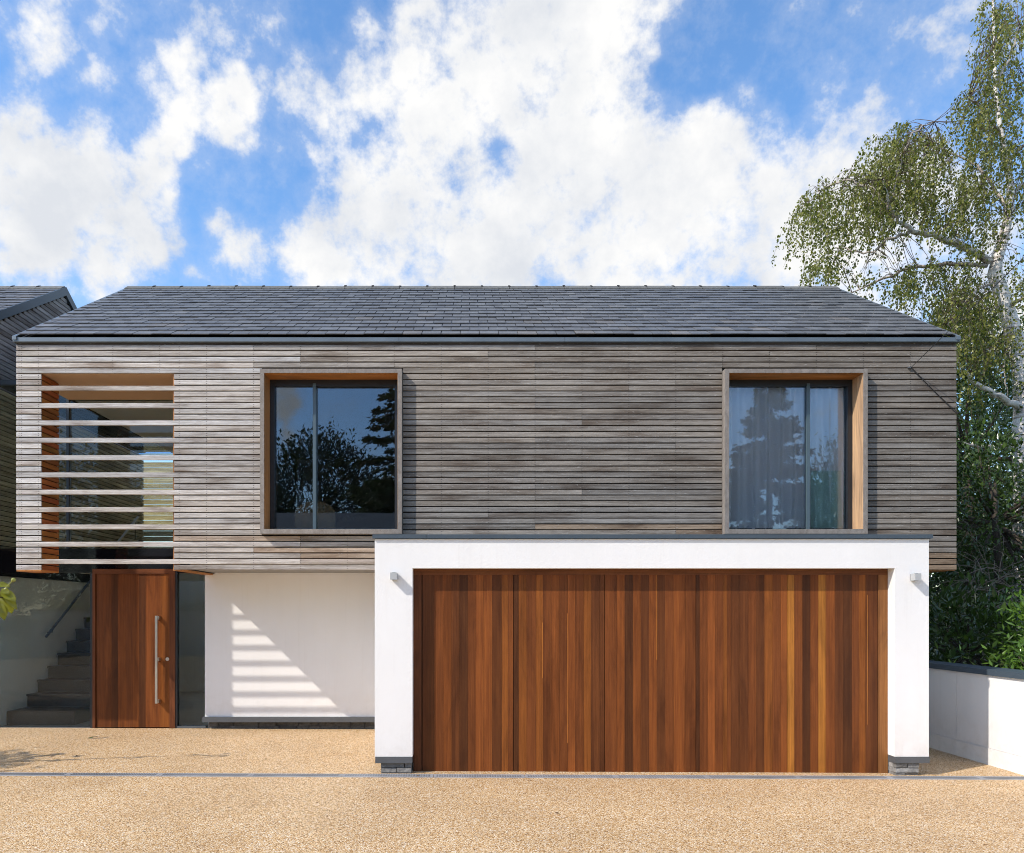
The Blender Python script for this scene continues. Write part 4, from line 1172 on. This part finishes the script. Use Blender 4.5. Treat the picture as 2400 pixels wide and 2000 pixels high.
# -- magnolia branch entering at the left edge
mg = empty('magnolia_shrub', (-6.7, -1.9, 0)); tag(mg, 'broad-leaved magnolia branch with a round bud entering at the left edge', 'shrub')
t = MB(); MYc = -1.85
tip = P(20, 1400, MYc)
t.tube([(-6.7, -1.9, -.05), (-6.6, -1.9, .7), (-6.2, -1.88, 1.3), (-5.6, -1.86, 1.72), (-5.15, MYc, 1.86), tuple(tip)], [.035, .03, .022, .014, .009, .005], 8)
t.tube([(-6.6, -1.9, .7), (-6.9, -1.7, 1.4), (-7.0, -1.6, 1.9)], [.02, .014, .006], 6)
t.build('stem', M['bark_dark'], mg, smooth=True)
def big_leaf(p0, d, up, L_, W_, parent, curl=.25, mat='mag_leaf'):
    d = Vector(d).normalized(); sidev = d.cross(Vector(up)).normalized(); nv = sidev.cross(d)
    b = MB(); nl, nw = 7, 4
    for i in range(nl + 1):
        tt = i / nl; w = W_ * (math.sin(math.pi * min(1, tt * .97 + .02)) ** .75) * (1 if tt < .6 else 1)
        c = Vector(p0) + d * L_ * tt - nv * L_ * curl * tt * tt
        for k in range(nw + 1):
            s = k / nw * 2 - 1
            b.v.append(tuple(c + sidev * w * s + nv * (w * .35 * abs(s) + .006 * math.sin(tt * 9 + s * 2))))
    for i in range(nl):
        for k in range(nw):
            a = i * (nw + 1) + k; b.f.append((a, a + 1, a + nw + 2, a + nw + 1))
    return b.build('leaf', M[mat], parent, smooth=True)
lf = [((2, 1385), (45, 1412), .19, .050), ((8, 1392), (55, 1440), .2, .04), ((12, 1388), (30, 1455), .23, .055), ((-5, 1400), (20, 1462), .22, .05), ((-20, 1380), (10, 1420), .2, .05),
      ((-10, 1372), (16, 1370), .13, .04), ((5, 1380), (20, 1392), .10, .035), ((-30, 1400), (-10, 1450), .22, .05), ((-40, 1370), (-30, 1430), .22, .05), ((0, 1410), (12, 1466), .2, .04)]
for i, ((xa, ya_), (xb, yb_), L_, W_) in enumerate(lf):
    a = P(xa, ya_, MYc + .04 * (i % 3 - 1)); b = P(xb, yb_, MYc + .06 * ((i * 7) % 3 - 1))
    big_leaf(a, (b - a), (0.2 * math.sin(i), -.75, .65), L_, W_, mg, .12 + .1 * (i % 3))
stalk0, stalk1 = P(13, 1378, MYc), P(30, 1361, MYc)
MB().tube([stalk0, stalk1], [.006, .0055], 6).build('bud_stalk', M['bud'], mg)
bd = MB(); cb_ = P(31.5, 1359.5, MYc)
for i in range(7):
    th = math.pi * i / 6
    for k in range(10):
        an = 2 * math.pi * k / 10; rr_ = .0245 * math.sin(th) * (1 + .05 * math.sin(3 * an))
        bd.v.append((cb_.x + rr_ * math.cos(an), cb_.y + rr_ * math.sin(an), cb_.z + .022 * math.cos(th)))
for i in range(6):
    for k in range(10):
        bd.f.append((i * 10 + k, (i + 1) * 10 + k, (i + 1) * 10 + (k + 1) % 10, i * 10 + (k + 1) % 10))
bd.build('bud', M['bud'], mg, smooth=True)
for i in range(26):
    a = Vector((-6.5 + rng.normal(0, .35), -1.85 + rng.normal(0, .25), 1.5 + rng.normal(0, .25)))
    if a.x > -5.75: continue
    big_leaf(a, rng.normal(0, 1, 3) + np.array([.3, 0, -.3]), (.1, -.6, .7), .2, .05, mg, .2)
anchor(mg)

# -- tree out of frame at the left whose branches shade the gravel
leafy('garden_tree', 'small tree just outside the left edge shading the gravel', 'tree', (-11.3, -4.2, 4.6), (1.55, 1.0, .75), 210, 24, .13, M['laurel_leaf'], 51, .09, core=.3, wr=.3, clump_r=.3)

# ------------------------------------------------------------------ across the drive: seen mirrored in the window glass
fw = empty('garden_wall', (0, -17, 0)); tag(fw, 'long white boundary wall across the drive, mirrored in the entrance glass', 'garden wall')
MB().box(-17.2, -17.2, -.16, 16, -16.95, 1.75).build('wall_core', M['smooth_white'], fw)
MB().box(-17.2, -17.24, 1.751, 16, -16.91, 1.82).build('coping', M['dark_metal'], fw)
anchor(fw)
C_, U_ = [], []
n = 34000
hc = np.stack([rng.uniform(-17, 16, n), rng.uniform(-18.3, -17.25, n), rng.uniform(1.2, 2.0, n) + .15 * np.sin(rng.uniform(0, 30, n))], 1)
hu = rand_unit(n) * .09
hg = empty('hedge', (0, -17.8, -.16)); tag(hg, 'clipped green hedge behind the boundary wall, mirrored in the glass', 'hedge')
tag(np_leaves(hc, hu, perp(hu) * .03, 'foliage', M['laurel_leaf'], hg), kind='stuff')
MB().box(-17, -18.1, -.16, 16, -17.4, 1.7).build('stems', M['bark_dark'], hg)
anchor(hg)

leafy('evergreen_shrub', 'large dark evergreen shrub at the end of the boundary wall, mirrored in the hall glass', 'shrub', (-20.3, -17.4, 2.2), (3.1, 1.4, 2.6), 520, 26, .16, M['ever_leaf'], 71, .12, clump_r=.4)
def conifer(name, label, x, y, h, r0, seed, skew=0):
    r = np.random.default_rng(seed)
    root = empty(name, (x, y, -.16)); tag(root, label, 'tree', 'trees mirrored in the windows')
    t = MB(); t.tube([(x, y, -.16), (x, y, h * .5), (x, y, h)], [.35, .2, .03], 8)
    C, U = [], []
    nb_ = 260
    for k in range(nb_):
        f = r.uniform(.06, 1.0) ** .8; z = h * f
        L_ = r0 * (1 - f) ** .75 * r.uniform(.65, 1.12) + .3; a = r.uniform(0, 2 * math.pi)
        dx, dy = math.cos(a), math.sin(a)
        tip_ = np.array([x + dx * L_, y + dy * L_, z - L_ * .12 + L_ * .10])
        if k % 3 == 0: t.tube([(x, y, z), tuple((np.array([x, y, z]) + tip_) / 2 + np.array([0, 0, -.1])), tuple(tip_)], [.05, .03, .008], 4)
        m_ = int(L_ * 34)
        tt = r.uniform(.15, 1, m_) ** .7
        c = np.array([x, y, z]) + (tip_ - np.array([x, y, z])) * tt[:, None] + r.normal(0, .14, (m_, 3)) * np.array([1, 1, .7])
        u = np.tile(np.array([dx, dy, -.5]), (m_, 1)) + r.normal(0, .5, (m_, 3)); u /= np.linalg.norm(u, axis=1, keepdims=True)
        C.append(c); U.append(u * r.uniform(.25, .5, (m_, 1)))
    C = np.concatenate(C); U = np.concatenate(U)
    t.build('trunk', M['bark_dark'], root)
    tag(np_leaves(C, U, perp(U) * .09, 'crown', M['conifer_leaf'], root), kind='stuff')
    anchor(root)
conifer('conifer', 'tall conifer mirrored at the right side of the left upper window', -3.3, -38, 20, 6.2, 61)
conifer('conifer', 'pointed conifer mirrored in the middle of the right upper window', 20.3, -40, 17.2, 5.2, 62)
leafy('broadleaf_tree', 'leafy tree mirrored in the left upper window behind the roof', 'tree', (-17.5, -43, 8.6), (4.2, 2.5, 5.2), 620, 26, .36, M['ever_leaf'], 63, .3, 'trees mirrored in the windows', clump_r=1.0)
leafy('broadleaf_tree', 'leafy tree mirrored in the left upper window behind the central bar', 'tree', (-10.8, -44, 8.8), (4.6, 2.5, 6.0), 620, 26, .36, M['conifer_leaf'], 64, .3, 'trees mirrored in the windows', clump_r=1.0)
leafy('broadleaf_tree', 'leafy tree mirrored between the two upper windows', 'tree', (10, -46, 8), (5, 3, 5), 620, 26, .36, M['ever_leaf'], 65, .3, 'trees mirrored in the windows', clump_r=1.2)
leafy('broadleaf_tree', 'leafy tree mirrored at the right of the right upper window', 'tree', (27.5, -43, 8), (4, 3, 6.5), 620, 26, .36, M['ever_leaf'], 66, .3, 'trees mirrored in the windows', clump_r=1.0)
leafy('broadleaf_tree', 'leafy tree mirrored far left in the upper stair glass', 'tree', (-28, -42, 7), (6, 3, 5), 620, 26, .36, M['ever_leaf'], 67, .3, 'trees mirrored in the windows', clump_r=1.2)
oh = empty('house', (-10, -29, 0)); tag(oh, 'slate-roofed house across the road, mirrored in the left upper window', 'house')
MB().box(-16.5, -33, -.16, -3.5, -26, 4.0).build('wall', M['smooth_white'], oh)
MB().extrude([(-25.6, 3.9), (-33.4, 3.9), (-29.5, 7.0)], 'x', -17, -3).build('roof', M['slate_isl'], oh, recalc=True)
dm = MB().extrude([(-13.6, 4.3), (-10.9, 4.3), (-10.9, 5.2), (-12.25, 6.5), (-13.6, 5.2)], 'y', -29, -26.3).build('dormer', M['smooth_white'], oh, recalc=True)
MB().box(-12.9, -26.31, 4.5, -11.6, -26.25, 5.4).build('dormer_window', M['black_glass'], dm)
MB().extrude([(-14.0, 5.0), (-12.25, 6.75), (-10.5, 5.0), (-10.5, 4.85), (-12.25, 6.52), (-14.0, 4.85)], 'y', -29.2, -26.0).build('dormer_roof', M['slate_isl'], dm, recalc=True)
anchor(oh)
